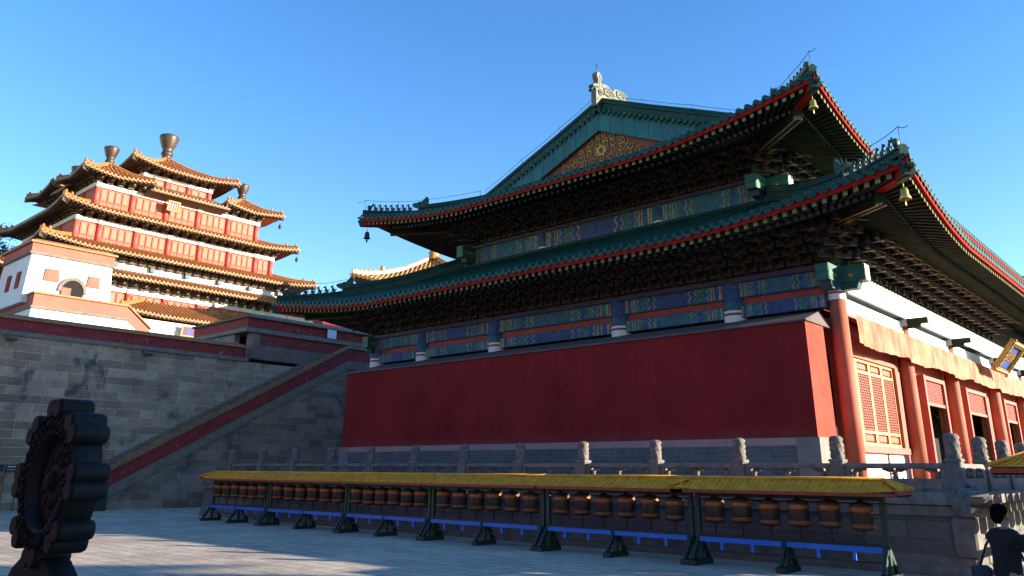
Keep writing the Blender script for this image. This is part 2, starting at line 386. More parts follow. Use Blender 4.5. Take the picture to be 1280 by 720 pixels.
# ------------------------------------------------------------------ curved tiled roofs
class Roof:
    """hip or half-hip roof on an eave rectangle; prof = height against distance from the eave"""
    def __init__(s, x0, x1, y0, y1, prof, rise, Lc, fl, dh, pitch):
        s.x0, s.x1, s.y0, s.y1, s.prof, s.rise, s.Lc, s.fl, s.dh, s.p = x0, x1, y0, y1, prof, rise, Lc, fl, dh, pitch
    def h(s, v): return max(0., 1-max(v, 0)/s.Lc)**1.6
    def base(s, w):
        P = s.prof
        if w <= P[0][0]: return P[0][1]+(w-P[0][0])*(P[1][1]-P[0][1])/(P[1][0]-P[0][0])
        for (a, za), (b, zb) in zip(P, P[1:]):
            if w <= b: return za+(zb-za)*(w-a)/(b-a)
        return P[-1][1]
    def z(s, w, v): return s.base(w)+s.rise*s.h(v)*max(0., 1-max(w, 0)/s.dh)**1.2
    def len(s, side): return (s.y1-s.y0) if side in 'WE' else (s.x1-s.x0)
    def pt(s, side, t, w, dz=0.):
        L = s.len(side); v = min(t, L-t); ww = w+s.fl*(1-s.h(v))*max(0., 1-max(w, 0)/s.dh); z = s.z(w, v)+dz
        if side == 'W': return (s.x0+ww, s.y0+t, z)
        if side == 'E': return (s.x1-ww, s.y0+t, z)
        if side == 'S': return (s.x0+t, s.y0+ww, z)
        return (s.x0+t, s.y1-ww, z)
    def hip(s, cx, cy, w, dz=0.):
        x = s.x0+w if cx < 0 else s.x1-w; y = s.y0+w if cy < 0 else s.y1-w
        return (x, y, s.z(w, w)+dz)
    def tiles(s, mb, side, dtop, full=True, ns=7, t0=None, t1=None):
        L = s.len(side); n = max(2, int(round(L/s.p))); p = L/n
        secs = [(-.5, -.12), (-.3, 0), (-.24, .24), (-.12, .34), (0, .38), (.12, .34), (.24, .24), (.3, 0), (.5, -.12)] if full else [(-.5, -.1), (-.28, 0), (0, .36), (.28, 0), (.5, -.1)]
        for i in range(n):
            t = (i+.5)*p; v = min(t, L-t)
            if v < .12: continue
            if t0 is not None and not (t0 <= t <= t1): continue
            P = []
            for o, hh in secs:
                tt = min(max(t+o*p, 0.), L); vv = min(tt, L-tt)
                wm = min(vv, s.dh) if v < s.dh and dtop > s.dh-.01 else (min(vv, dtop) if v < dtop and dtop <= s.dh else dtop)
                P.append([s.pt(side, tt, wm*k/ns, hh*p) for k in range(ns+1)])
            mb.grid(P, 0, True)
            if full:
                # round end cap and drip tongue
                c = Vector(s.pt(side, t, -.01, .12*p)); r = .26*p
                ax = Vector((0, 1, 0)) if side in 'WE' else Vector((1, 0, 0))
                mb.face([c+ax*(r*math.cos(k*math.pi/4))+Vector((0, 0, r*math.sin(k*math.pi/4))) for k in range(8)], 0)
                c2 = Vector(s.pt(side, min(t+p/2, L), -.012, -.02*p))
                mb.face([c2+ax*(.44*p*math.cos(math.pi*k/8))+Vector((0, 0, -.42*p*math.sin(math.pi*k/8))) for k in range(9)], 0)
    def strip(s, mb, side, w0, w1, dz0, dz1, m=0, step=.5, clip=True):
        """thin surface following the eave between (w0,dz0) and (w1,dz1)"""
        L = s.len(side); n = int(L/step); rows = []
        for k in range(n+1):
            t = L*k/n; v = min(t, L-t)
            a, b = (min(w0, v), min(w1, v)) if clip else (w0, w1)
            rows.append([s.pt(side, t, a, dz0), s.pt(side, t, b, dz1)])
        mb.grid(rows, m, False)
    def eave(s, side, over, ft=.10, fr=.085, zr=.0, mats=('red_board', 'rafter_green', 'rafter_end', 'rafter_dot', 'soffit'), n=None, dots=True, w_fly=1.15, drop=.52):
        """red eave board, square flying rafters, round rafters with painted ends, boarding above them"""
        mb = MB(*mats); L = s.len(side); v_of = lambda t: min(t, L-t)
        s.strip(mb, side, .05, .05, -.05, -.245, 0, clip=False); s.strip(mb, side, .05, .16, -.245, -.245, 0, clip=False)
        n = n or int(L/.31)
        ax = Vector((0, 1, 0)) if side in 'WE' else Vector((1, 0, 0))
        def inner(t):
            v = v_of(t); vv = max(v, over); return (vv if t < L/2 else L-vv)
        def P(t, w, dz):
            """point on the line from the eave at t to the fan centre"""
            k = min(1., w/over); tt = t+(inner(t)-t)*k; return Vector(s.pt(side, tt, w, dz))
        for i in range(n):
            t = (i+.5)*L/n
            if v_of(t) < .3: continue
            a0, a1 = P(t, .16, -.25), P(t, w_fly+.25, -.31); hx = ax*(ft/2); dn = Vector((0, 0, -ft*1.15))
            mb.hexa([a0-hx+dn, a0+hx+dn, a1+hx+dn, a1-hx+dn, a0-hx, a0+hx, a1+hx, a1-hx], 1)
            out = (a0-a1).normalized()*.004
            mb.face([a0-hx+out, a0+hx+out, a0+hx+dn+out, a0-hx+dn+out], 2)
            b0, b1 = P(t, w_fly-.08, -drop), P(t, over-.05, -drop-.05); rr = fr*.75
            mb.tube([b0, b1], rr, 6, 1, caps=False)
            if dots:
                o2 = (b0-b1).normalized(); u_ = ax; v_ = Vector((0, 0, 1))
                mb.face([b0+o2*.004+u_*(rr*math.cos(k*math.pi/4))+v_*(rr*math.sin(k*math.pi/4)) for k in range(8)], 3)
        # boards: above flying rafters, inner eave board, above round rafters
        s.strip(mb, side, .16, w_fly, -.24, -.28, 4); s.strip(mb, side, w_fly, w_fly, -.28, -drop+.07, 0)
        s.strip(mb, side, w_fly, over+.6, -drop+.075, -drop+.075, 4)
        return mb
    def hip_ridge(s, mb, cx, cy, w0, w1, wd, ht, n=14, dz=.05, h2=None, wsplit=None):
        pts = [s.hip(cx, cy, w0+(w1-w0)*k/n, dz) for k in range(n+1)]
        hts = [ht if (wsplit is None or w0+(w1-w0)*k/n < wsplit) else h2 for k in range(n+1)]
        mb.sweep(pts, wd, hts)
def beast(mb, p, d, s_=1., m=0, kind=0):
    """small seated ridge animal facing direction d"""
    d = Vector((d[0], d[1], 0)).normalized(); p = Vector(p); R_ = Matrix(((d.x, -d.y, 0), (d.y, d.x, 0), (0, 0, 1)))
    W = lambda a, b, c: p+R_ @ Vector((a*s_, b*s_, c*s_))
    tl = lambda ang: R_ @ Matrix.Rotation(ang, 3, 'Y')
    mb.hexa([W(-.16, -.08, -.02), W(.16, -.08, -.02), W(.16, .08, -.02), W(-.16, .08, -.02), W(-.16, -.07, .03), W(.16, -.07, .03), W(.16, .07, .03), W(-.16, .07, .03)], m)
    mb.blob(W(-.06, 0, .13), (.10*s_, .075*s_, .12*s_), tl(-.2), m, 8, 6)
    mb.blob(W(.02, 0, .24), (.07*s_, .06*s_, .15*s_), tl(.35), m, 8, 6)
    mb.tube([W(.08, .04, .02), W(.07, .04, .22)], .025*s_, 6, m); mb.tube([W(.08, -.04, .02), W(.07, -.04, .22)], .025*s_, 6, m)
    mb.blob(W(.09, 0, .38), (.09*s_, .06*s_, .065*s_), tl(.25), m, 8, 6); mb.blob(W(.165, 0, .36), (.05*s_, .035*s_, .03*s_), tl(.25), m, 6, 5)
    mb.tube([W(.04, 0, .42), W(-.01, 0, .50)], [.03*s_, .008*s_], 5, m)
    mb.tube([W(-.15, 0, .08), W(-.20, 0, .2), W(-.15, 0, .32)], [.03*s_, .03*s_, .01*s_], 6, m)
def dragon_head(mb, p, d, s_=1., m=0):
    """horned ridge dragon head facing d"""
    d = Vector((d[0], d[1], 0)).normalized(); p = Vector(p); R_ = Matrix(((d.x, -d.y, 0), (d.y, d.x, 0), (0, 0, 1)))
    fr = lambda a, q, h: p+R_ @ Vector((a*s_, h*s_, q*s_))
    poly = [(-.55, 0), (.25, 0), (.28, .22), (.62, .34), (.72, .46), (.60, .58), (.34, .62), (.22, .70), (-.02, .74), (-.22, .86), (-.30, 1.06), (-.44, 1.1), (-.52, .92), (-.50, .6)]
    mb.prism(poly, fr, -.13, .13, m)
    mb.blob(fr(.2, .58, .1), (.12*s_, .1*s_, .1*s_), R_, m, 8, 6); mb.blob(fr(.2, .58, -.1), (.12*s_, .1*s_, .1*s_), R_, m, 8, 6)
    mb.blob(fr(-.15, .35, .1), (.24*s_, .1*s_, .26*s_), R_, m, 8, 6); mb.blob(fr(-.15, .35, -.1), (.24*s_, .1*s_, .26*s_), R_, m, 8, 6)
    mb.tube([fr(-.05, .72, .09), fr(-.25, .95, .13), fr(-.3, 1.15, .12)], [.06*s_, .045*s_, .015*s_], 6, m)
    mb.tube([fr(-.05, .72, -.09), fr(-.25, .95, -.13), fr(-.3, 1.15, -.12)], [.06*s_, .045*s_, .015*s_], 6, m)
def bell(mb, p, s_=1., m=0):
    mb.tube([(p[0], p[1], p[2]), (p[0], p[1], p[2]-.12*s_)], .012*s_, 5, m)
    mb.lathe((p[0], p[1], p[2]-.12*s_), [(.02*s_, 0), (.07*s_, -.02*s_), (.09*s_, -.08*s_), (.10*s_, -.20*s_), (.14*s_, -.28*s_), (.13*s_, -.285*s_), (.05*s_, -.2*s_)], 12, m)
    mb.tube([(p[0], p[1], p[2]-.3*s_), (p[0], p[1], p[2]-.45*s_)], .012*s_, 5, m); mb.blob((p[0], p[1], p[2]-.5*s_), (.05*s_, .015*s_, .07*s_), None, m, 6, 5)

# =================================================================== ground
g = MB('paving'); g.box(-300, 400, -300, 400, -.5, 0); o = g.build('ground'); o['kind'] = 'structure'
g = MB('stone_pale'); g.box(-60, 160, 45.7, 200, .02, 8.0); o = g.build('upper_terrace_ground'); o['kind'] = 'structure'

# =================================================================== main hall
FZ = 1.62                                   # terrace floor
hall = thing('temple_hall', 'large double-eaved temple hall with green tiled roofs and long dark red side wall', 'temple hall', (25.2, 8.8, FZ))
YC = [8.77, 12.15, 16.8, 23.2, 27.85, 31.23]       # side columns
XCOL = 25.1
XC = [25.2, 31.5, 37.6, 45.2, 51.5, 57.6]          # front columns
YF = 8.77
R1 = Roof(21.15, 66.65, 5.1, 34.9, [(0, 9.12), (2, 9.80), (4.5, 10.75), (6.75, 11.85)], .78, 7.5, .3, 6.75, .333)
R2 = Roof(23.8, 64.0, 8.1, 31.9, [(0, 13.56), (2, 14.2), (4.7, 15.2), (6.8, 16.1), (9.2, 17.1), (11.9, 18.3)], .88, 7.2, .28, 4.7, .333)

# inner body
b = MB('dark_inside', 'wall_red')
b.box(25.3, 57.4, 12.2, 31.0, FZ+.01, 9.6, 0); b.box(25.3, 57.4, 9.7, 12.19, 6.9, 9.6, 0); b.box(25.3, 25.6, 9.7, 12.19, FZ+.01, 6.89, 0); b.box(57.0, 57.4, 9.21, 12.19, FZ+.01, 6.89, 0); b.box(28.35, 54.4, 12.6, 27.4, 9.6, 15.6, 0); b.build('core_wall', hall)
# red gable wall with sloping cap
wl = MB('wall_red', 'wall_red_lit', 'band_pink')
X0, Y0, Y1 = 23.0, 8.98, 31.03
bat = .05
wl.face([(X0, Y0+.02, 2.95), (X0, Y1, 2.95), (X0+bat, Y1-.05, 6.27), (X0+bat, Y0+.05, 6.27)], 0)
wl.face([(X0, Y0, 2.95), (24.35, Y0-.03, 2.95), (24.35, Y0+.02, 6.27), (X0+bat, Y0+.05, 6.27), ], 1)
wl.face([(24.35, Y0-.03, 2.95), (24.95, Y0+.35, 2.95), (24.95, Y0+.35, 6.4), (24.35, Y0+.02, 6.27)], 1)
wl.face([(X0, Y1, 2.95), (24.9, Y1, 2.95), (24.9, Y1-.05, 6.27), (X0+bat, Y1-.05, 6.27)], 0)
gw = wl.build('gable_wall', hall)
cp = MB('cap_grey')
cp.hexa([(X0-.02, Y0-.03, 6.272), (24.95, Y0-.03, 6.272), (24.95, Y1+.02, 6.272), (X0-.02, Y1+.02, 6.272),
         (X0+.02, Y0+.02, 6.33), (24.85, Y0+.25, 6.86), (24.85, Y1-.25, 6.86), (X0+.02, Y1-.02, 6.33)])
cp.build('wall_coping', gw)
pl = MB('grey_brick', 'band_pink', 'stone_pale')
pl.box(X0-.05, 24.9, Y0+.62, Y1-.62, FZ, 2.74, 0)
pl.box(X0-.052, 24.9, Y0+.62, Y1-.62, 2.741, 2.955, 1)
pl.box(X0-.062, 24.4, Y0-.06, Y0+.618, FZ, 2.958, 2); pl.box(X0-.062, 24.9, Y1-.618, Y1+.06, FZ, 2.958, 2)
pl.build('plinth', gw)

# columns of the front and painted column heads along the side
ct = MB('column_red', 'stone_pale')
ct.lathe((XC[0]-.02, YF, FZ), [(.40, 0), (.40, .08), (.33, .14), (.33, .2)], 24, 1)
ct.lathe((XC[0]-.02, YF, FZ), [(.275, .2), (.272, 2.5), (.255, 5.55)], 28, 0)
col0 = ct.build('column', hall)
for x in XC[1:]:
    copy_part(col0, (x-XC[0], 0, 0))
def uvq(h=1): return [(-1, 0), (1, 0), (1, h), (-1, h)]
def painted(mb_mat, x0, x1, y0, y1, z0, z1, face):
    """beam box with the pattern mapped along its visible long side"""
    m = MB(mb_mat)
    m.box(x0, x1, y0, y1, z0, z1)
    if face == 'W':
        m.face([(x0-.003, y0, z0), (x0-.003, y1, z0), (x0-.003, y1, z1), (x0-.003, y0, z1)], 0, uvq())
    else:
        m.face([(x0, y0-.003, z0), (x1, y0-.003, z0), (x1, y0-.003, z1), (x0, y0-.003, z1)], 0, uvq())
    return m
XA = 24.8
for i in range(5):
    y0, y1 = YC[i]+.24, YC[i+1]-.24
    ca = ('beam_blue', 'beam_green') if i % 2 == 0 else ('beam_green', 'beam_blue')
    painted(ca[0], XA, XA+.4, y0, y1, 7.62, 8.14, 'W').build('painted_beam', hall)
    painted(ca[1], XA+.02, XA+.38, y0, y1, 6.95, 7.36, 'W').build('painted_beam', hall)
    r = MB('beam_red'); r.box(XA+.12, XA+.3, y0, y1, 7.36, 7.62); r.build('gap_board', hall)
p = MB('beam_purple'); p.box(XA-.12, XA+.5, YC[0]-.1, YC[-1]+.1, 8.14, 8.30); p.build('plate_beam', hall)
def colhead(x, y, z0, z1, r=.27):
    c = MB('beam_green', 'beam_blue', 'frame_white', 'beam_red'); n = 14
    zs = [z0, z0+(z1-z0)*.20, z0+(z1-z0)*.26, z0+(z1-z0)*.32, z0+(z1-z0)*.55, z1]; ms = [2, 3, 2, 1, 0]
    for (a, bb), mm in zip(zip(zs, zs[1:]), ms):
        for k in range(n):
            t0, t1 = 2*math.pi*k/n, 2*math.pi*(k+1)/n
            pts = [(x+r*math.cos(t0), y+r*math.sin(t0), a), (x+r*math.cos(t1), y+r*math.sin(t1), a), (x+r*math.cos(t1), y+r*math.sin(t1), bb), (x+r*math.cos(t0), y+r*math.sin(t0), bb)]
            c.face(pts, mm, [(-.5+k/n, 0), (-.5+(k+1)/n, 0), (-.5+(k+1)/n, 1), (-.5+k/n, 1)], True)
    return c
for y in YC[1:]: colhead(XCOL-.12, y, 6.75, 8.14, .37).build('column_head', hall)
colhead(XC[0]-.02, YF, 7.17, 8.14, .28).build('column_head', hall)
# corner beam ends (boxes crossing at the corner column)
def corner_ends(x, y, z, s_=1., both=True, white=True, ys=-1):
    m = MB('teal_box', 'teal_dark', 'box_end', 'gold')
    def cant(ax):
        L0, L1, hw, h = .15, .95*s_, .20*s_, .62*s_
        f = (lambda a, c, q: (x-a, y+c, z+q)) if ax == 'x' else (lambda a, c, q: (x+c, y+ys*a, z+q))
        m.hexa([f(L0, -hw, .12), f(L1, -hw, .12), f(L1, hw, .12), f(L0, hw, .12), f(L0, -hw, h), f(L1, -hw, h), f(L1, hw, h), f(L0, hw, h)], 0)
        m.hexa([f(L0, -hw*.8, -.1), f(L1*.72, -hw*.8, -.1), f(L1*.72, hw*.8, -.1), f(L0, hw*.8, -.1), f(L0, -hw*.8, .118), f(L1*.8, -hw*.8, .118), f(L1*.8, hw*.8, .118), f(L0, hw*.8, .118)], 1)
        e = 2 if (ax == 'y' and white) else 0
        for q0, q1 in ((.14, h*.52), (h*.56, h-.02)):
            m.hexa([f(L1, -hw*.92, q0), f(L1+.03, -hw*.92, q0), f(L1+.03, hw*.92, q0), f(L1, hw*.92, q0), f(L1, -hw*.92, q1), f(L1+.03, -hw*.92, q1), f(L1+.03, hw*.92, q1), f(L1, hw*.92, q1)], e)
        m.bar(f(L0+.05, hw*1.01 if ax == 'y' else -hw*1.01, h*.55), f(L1-.05, hw*1.01 if ax == 'y' else -hw*1.01, h*.55), .012, .03, 3)
        c = f((L0+L1)/2, -hw, h*.5); m.blob(c, (.09*s_, .03 if ax == 'x' else .09*s_, .06*s_) if ax == 'x' else (.03, .09*s_, .06*s_), None, 3, 8, 5)
    cant('x'); cant('y')
    return m
corner_ends(XC[0]-.02, YF, 7.55, 1.05).build('corner_beam_end', hall)
corner_ends(XC[0]-.02, YC[-1], 7.55, 1.05, ys=1, white=False).build('corner_beam_end', hall)

# upper storey body: beams, heads, band
XU = 28.05
YU = YC[1:5]
XUF = [28.2, 37.6, 45.2, 54.4]
for i in range(3):
    y0, y1 = YU[i]+.22, YU[i+1]-.22
    painted('beam_green' if i % 2 else 'beam_blue', XU, XU+.4, y0, y1, 11.95, 12.84, 'W').build('painted_beam', hall)
for y in YU[1:-1]: colhead(XU+.2, y, 11.8, 12.84, .30).build('column_head', hall)
for y in (YU[0], YU[-1]): colhead(XU+.22, y, 11.8, 12.84, .28).build('column_head', hall)
p = MB('beam_purple'); p.box(XU-.1, XU+.5, YU[0]-.1, YU[-1]+.1, 12.84, 12.97); p.box(XU+.5, 54.6, YU[0]-.15, YU[0]+.3, 12.84, 12.97); p.build('plate_beam', hall)
p = MB('beam_pale'); p.box(XU+.3, 54.4, YU[0]-.1, YU[0]+.3, 11.9, 12.84); p.build('front_beam', hall)
corner_ends(XU+.2, YU[0], 12.15, 1.15).build('corner_beam_end', hall)
corner_ends(XU+.2, YU[-1], 12.15, 1.15, ys=1, white=False).build('corner_beam_end', hall)

# front beams, sill panels, doors and window
for i in range(5):
    x0, x1 = XC[i]+.25, XC[i+1]-.25
    m = MB('beam_pale', 'teal_dark', 'beam_red'); m.box(x0, x1, YF-.27, YF+.2, 7.46, 8.05, 0); m.box(x0, x1, YF-.272, YF+.2, 7.40, 7.459, 1); m.build('front_beam', hall)
    m = MB('beam_pale', 'beam_red'); m.box(x0, x1, YF-.14, YF+.15, 6.78, 7.28, 0); m.box(x0, x1, YF-.16, YF+.15, 6.71, 6.778, 1); m.build('front_beam', hall)
p = MB('beam_pale'); p.box(XC[0]-.1, XC[-1]+.1, YF-.33, YF+.3, 8.052, 8.2); p.build('plate_beam', hall)
for i, x in enumerate(XC[1:]):
    m = MB('beam_pale', 'rafter_green', 'box_end')
    m.lathe((x-.02, YF-.03, 7.17), [(.26, 0), (.26, .86)], 16, 0)
    m.box(x-.13, x+.09, YF-.98, YF-.25, 7.24, 7.44, 1); m.box(x-.11, x+.07, YF-.7, YF-.24, 7.10, 7.238, 1); m.box(x-.13, x+.09, YF-1.0, YF-.98, 7.25, 7.43, 2)
    m.build('column_head', hall)
wf = MB('lattice_red', 'wall_red', 'dado_white'); YW = 9.12
xs = XC[0]+.28
wf.box(xs, 57.4, YW, 9.6, 5.62, 6.72, 0)
wf.box(xs, XC[1], YW, 9.6, FZ, 2.62, 2); wf.box(xs, XC[1]-.2, YW-.22, YW+.02, 2.621, 2.82, 0); wf.box(xs+.35, xs+.62, YW-.03, YW+.02, FZ, 2.62, 1); wf.box(29.2, 29.32, YW-.03, YW+.02, FZ, 2.62, 1)
DOORS = [(33.35, 36.55), (39.6, 43.6), (47.0, 50.3), (53.2, 56.2)]
edges = [XC[1]]+[v for d in DOORS for v in d]+[57.4]
for a, c in zip(edges[0::2], edges[1::2]): wf.box(a, c, YW, 9.2, FZ, 5.618, 0)
wf.build('front_wall', hall)
def lattice(m, x0, x1, y, z0, z1, p, t=.018, mi=0):
    """diagonal lattice bars between the limits"""
    w_, h_ = x1-x0, z1-z0
    for sgn in (1, -1):
        k = -int(h_/p)-1
        while k*p < w_+h_:
            c = k*p                                     # line: (x-x0) = c + sgn-dependent z
            pts = []
            a0, a1 = max(0, -c), min(h_, w_-c)
            if a1-a0 > .02:
                xa, xb = c+a0, c+a1
                if sgn < 0: xa, xb = w_-xa, w_-xb
                m.bar((x0+xa, y, z0+a0), (x0+xb, y, z0+a1), t, t, mi)
            k += 1
# lattice window of four leaves
win = MB('lattice_red', 'wall_red_lit'); wx0, wx1, wz0, wz1 = 25.75, 30.75, 2.84, 5.6
win.box(wx0-.28, wx0, YW-.16, YW+.2, wz0-.02, wz1+.1); win.box(wx1, wx1+.28, YW-.16, YW+.2, wz0-.02, wz1+.1); win.box(wx0, wx1, YW-.16, YW+.2, wz1, wz1+.16)
wframe = win.build('window_frame', hall)
lw = (wx1-wx0)/4
for k in range(4):
    a, c = wx0+k*lw, wx0+(k+1)*lw
    m = MB('lattice_gold', 'lattice_red', 'door_red'); yl = YW-.02; s_ = .10
    m.box(a+.02, c-.02, yl+.05, yl+.08, wz0, wz1, 2)
    m.box(a+.015, a+s_, yl-.04, yl+.045, wz0, wz1, 0); m.box(c-s_, c-.015, yl-.04, yl+.045, wz0, wz1, 0)
    for z in (wz0, wz0+.38, wz1-.46, wz1-.09): m.box(a+s_, c-s_, yl-.035, yl+.04, z, z+.09, 0)
    m.box(a+s_+.15, c-s_-.15, yl-.01, yl+.03, wz0+.15, wz0+.33, 1); m.box(a+s_+.15, c-s_-.15, yl-.01, yl+.03, wz1-.31, wz1-.15, 1)
    lattice(m, a+s_, c-s_, yl, wz0+.47, wz1-.46, .17, .036, 1)
    m.build('window_leaf', wframe)
for a, c in DOORS:
    m = MB('lattice_red', 'door_red', 'gold'); yd = 8.72
    m.box(a, a+.20, yd, YW+.3, FZ, 5.6, 0); m.box(c-.34, c-.12, yd+.05, yd+.2, FZ, 5.6, 0); m.box(a+.2, c-.34, yd+.05, YW+.2, 5.45, 5.6, 0)
    m.box(c-.12, c, yd+.1, YW+.02, FZ, 5.6, 2)
    fr = m.build('door_frame', hall)
    m = MB('lattice_red', 'door_red'); m.box(a+.2, c-.34, yd+.2, yd+.24, 4.62, 5.45, 1)
    m.box(a+.2, c-.34, yd+.1, yd+.24, 4.5, 4.62, 0); lattice(m, a+.2, c-.34, yd+.16, 4.62, 5.45, .13, .032, 0)
    m.build('transom', fr)
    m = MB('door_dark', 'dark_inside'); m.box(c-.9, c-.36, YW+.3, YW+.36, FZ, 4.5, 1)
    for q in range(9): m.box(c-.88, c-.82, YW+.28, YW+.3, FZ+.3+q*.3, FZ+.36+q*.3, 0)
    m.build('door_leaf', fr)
    m = MB('door_red')
    for z in (FZ+.02, FZ+.26, FZ+.48): m.box(a+.2, c-.34, yd+.18, yd+.26, z, z+.07)
    n_ = 9
    for q in range(n_): xq = a+.25+(c-a-.65)*q/(n_-1); m.box(xq-.03, xq+.03, yd+.19, yd+.25, FZ, FZ+.52)
    m.build('door_rail', fr)
fl = MB('wall_red'); fl.box(XC[0]+.3, 57.3, 9.58, 9.9, 6.7, 8.2); fl.build('inner_lintel', hall)

# eaves: boards and rafters
for nm, R_, ov in (('lower', R1, 3.75), ('upper', R2, 4.25)):
    for side in 'WS': R_.eave(side, ov, ft=.135, fr=.10).build('eave', hall)
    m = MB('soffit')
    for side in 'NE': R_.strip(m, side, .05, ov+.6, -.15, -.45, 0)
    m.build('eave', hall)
# boards behind the brackets
m = MB('bracket_dark', 'bracket_dark')
m.box(XA+.25, XA+.4, YC[0], YC[-1], 8.3, 10.3, 0); m.box(XC[0], XC[-1], YF-.05, YF+.1, 8.2, 10.3, 0)
m.box(XU+.25, XU+.4, YU[0], YU[-1], 12.97, 15.0, 0); m.box(XU+.3, 54.4, YU[0]-.05, YU[0]+.1, 12.97, 15.0, 0)
m.build('bracket_board', hall)
# bracket sets
def bracket(tiers=4, st=.33, hh=.27):
    m = MB('bracket_dark', 'bracket_blue', 'bracket_gold')
    for k in range(tiers):
        z = .12+k*hh; out = .15+k*st
        m.box(-.07, .07, -out-.16, .05, z, z+.15, k % 2); m.box(-.073, .073, -out-.165, .04, z-.012, z-.001, 2)
        for j in range(max(1, k)):
            yy = -out+j*st*1.0 if j else -out
            a = .42 if j % 2 == 0 else .30
            m.box(-a, a, yy-.055, yy+.055, z+.02, z+.13, (k+j) % 2); m.box(-a, a, yy-.058, yy-.052, z+.012, z+.03, 2)
            for q in (-a+.06, 0, a-.06): m.box(q-.07, q+.07, yy-.075, yy+.075, z+.132, z+.225, (k+1) % 2)
        # slanting nose
        if k: m.hexa([(-.05, -out-.14, z-.02), (.05, -out-.14, z-.02), (.05, -out-.44, z-.16), (-.05, -out-.44, z-.16), (-.05, -out-.14, z+.1), (.05, -out-.14, z+.1), (.05, -out-.44, z-.13), (-.05, -out-.44, z-.13)], 2 if k == tiers-1 else 0)
    m.box(-.14, .14, -.14, .14, 0, .13, 0)
    return m
ORI['bk'] = Vector()
def place(proto, x, y, z, rot):
    c = proto.copy(); COL.objects.link(c); c.parent = hall; c.location = Vector((x, y, z))-ORI[hall.name]; c.rotation_euler = (0, 0, rot); return c
bk = bracket().build('bracket_set'); bk.parent = hall; first = [bk]
def put(x, y, z, rot):
    if first:
        o_ = first.pop(); o_.location = Vector((x, y, z))-ORI[hall.name]; o_.rotation_euler = (0, 0, rot)
    else: place(bk, x, y, z, rot)
def spread(lo, hi, n): return [lo+(hi-lo)*k/n for k in range(n+1)]
for y in spread(YC[0], YC[-1], 24): put(XA+.22, y, 8.30, -math.pi/2)
for x in spread(XC[0], XC[3], 20)[1:]: put(x, YF-.08, 8.20, 0)
for y in spread(YU[0], YU[-1], 17): put(XU+.22, y, 12.97, -math.pi/2)
for x in spread(XU+.2, 42., 14)[1:]: put(x, YU[0]-.08, 12.97, 0)
# diagonal corner brackets and corner beams
def corner_beam(R_, cx, cy, xin, yin, zin):
    m = MB('rafter_green', 'gold', 'ridge_green', 'red_board')
    tip = Vector(R_.hip(cx, cy, .10)); pin = Vector((xin, yin, zin)); d = (tip-pin); dd = Vector((d.x, d.y, 0)).normalized()
    mid = pin.lerp(tip, .74)
    a = Vector(R_.hip(cx, cy, 3.4)); a.z -= .85; e = Vector(R_.hip(cx, cy, 1.15)); e.z -= .72
    m.bar(a, e, .34, .42, 0)
    sdv = Vector((-dd.y, dd.x, 0))
    for q in (-.12, .12): m.bar(a+sdv*q+Vector((0, 0, -.218)), e+sdv*q+Vector((0, 0, -.218)), .03, .012, 1)
    f0 = Vector(R_.hip(cx, cy, 1.9)); f0.z -= .48; f1 = Vector(R_.hip(cx, cy, .05)); f1.z -= .34
    m.bar(f0, f1, .28, .3, 3)
    # dragon-mouth sleeve on the tip
    s0 = f1-dd*.1; s1 = f1-dd*-.42; s1.z += .08
    q0 = f1-dd*.28+Vector((0, 0, -.2)); dragon_head(m, q0, (dd.x, dd.y), .58, 2); m.bar(f1-dd*.5, f1-dd*-.02, .30, .34, 2)
    return m
for R_, xin, yin, zin, yn in ((R1, XC[0], YF, 8.9, YC[-1]), (R2, XU+.2, YU[0], 13.6, YU[-1])):
    corner_beam(R_, -1, -1, xin, yin, zin).build('corner_beam', hall)
    corner_beam(R_, -1, 1, xin, yn, zin).build('corner_beam', hall)
for x, y, z, r in ((XA+.1, YC[0]-.1, 8.3, -math.pi/4), (XA+.1, YC[-1]+.1, 8.3, -3*math.pi/4), (XU+.1, YU[0]-.1, 12.97, -math.pi/4), (XU+.1, YU[-1]+.1, 12.97, -3*math.pi/4)):
    c = place(bk, x, y, z, r); c.scale = (1.25, 1.3, 1.05)

# tiled roofs
t = MB('tile_green'); R1.tiles(t, 'W', 6.75); R1.tiles(t, 'S', 6.75); R1.tiles(t, 'N', 6.75, False, 4); R1.tiles(t, 'E', 6.75, False, 4); low = t.build('lower_roof', hall)
t = MB('tile_green'); R2.tiles(t, 'W', 4.7); R2.tiles(t, 'S', 11.9, ns=12); R2.tiles(t, 'N', 11.9, False, 8); R2.tiles(t, 'E', 4.7, False, 4); upr = t.build('upper_roof', hall)
# underlay closing the roofs
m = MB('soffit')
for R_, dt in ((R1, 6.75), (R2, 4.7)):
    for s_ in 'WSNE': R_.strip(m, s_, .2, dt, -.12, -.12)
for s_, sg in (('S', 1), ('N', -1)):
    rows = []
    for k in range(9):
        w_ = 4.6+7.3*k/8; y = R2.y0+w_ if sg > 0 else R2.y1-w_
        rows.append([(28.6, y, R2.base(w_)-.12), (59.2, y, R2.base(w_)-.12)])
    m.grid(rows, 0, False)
m.build('roof_underlay', hall)
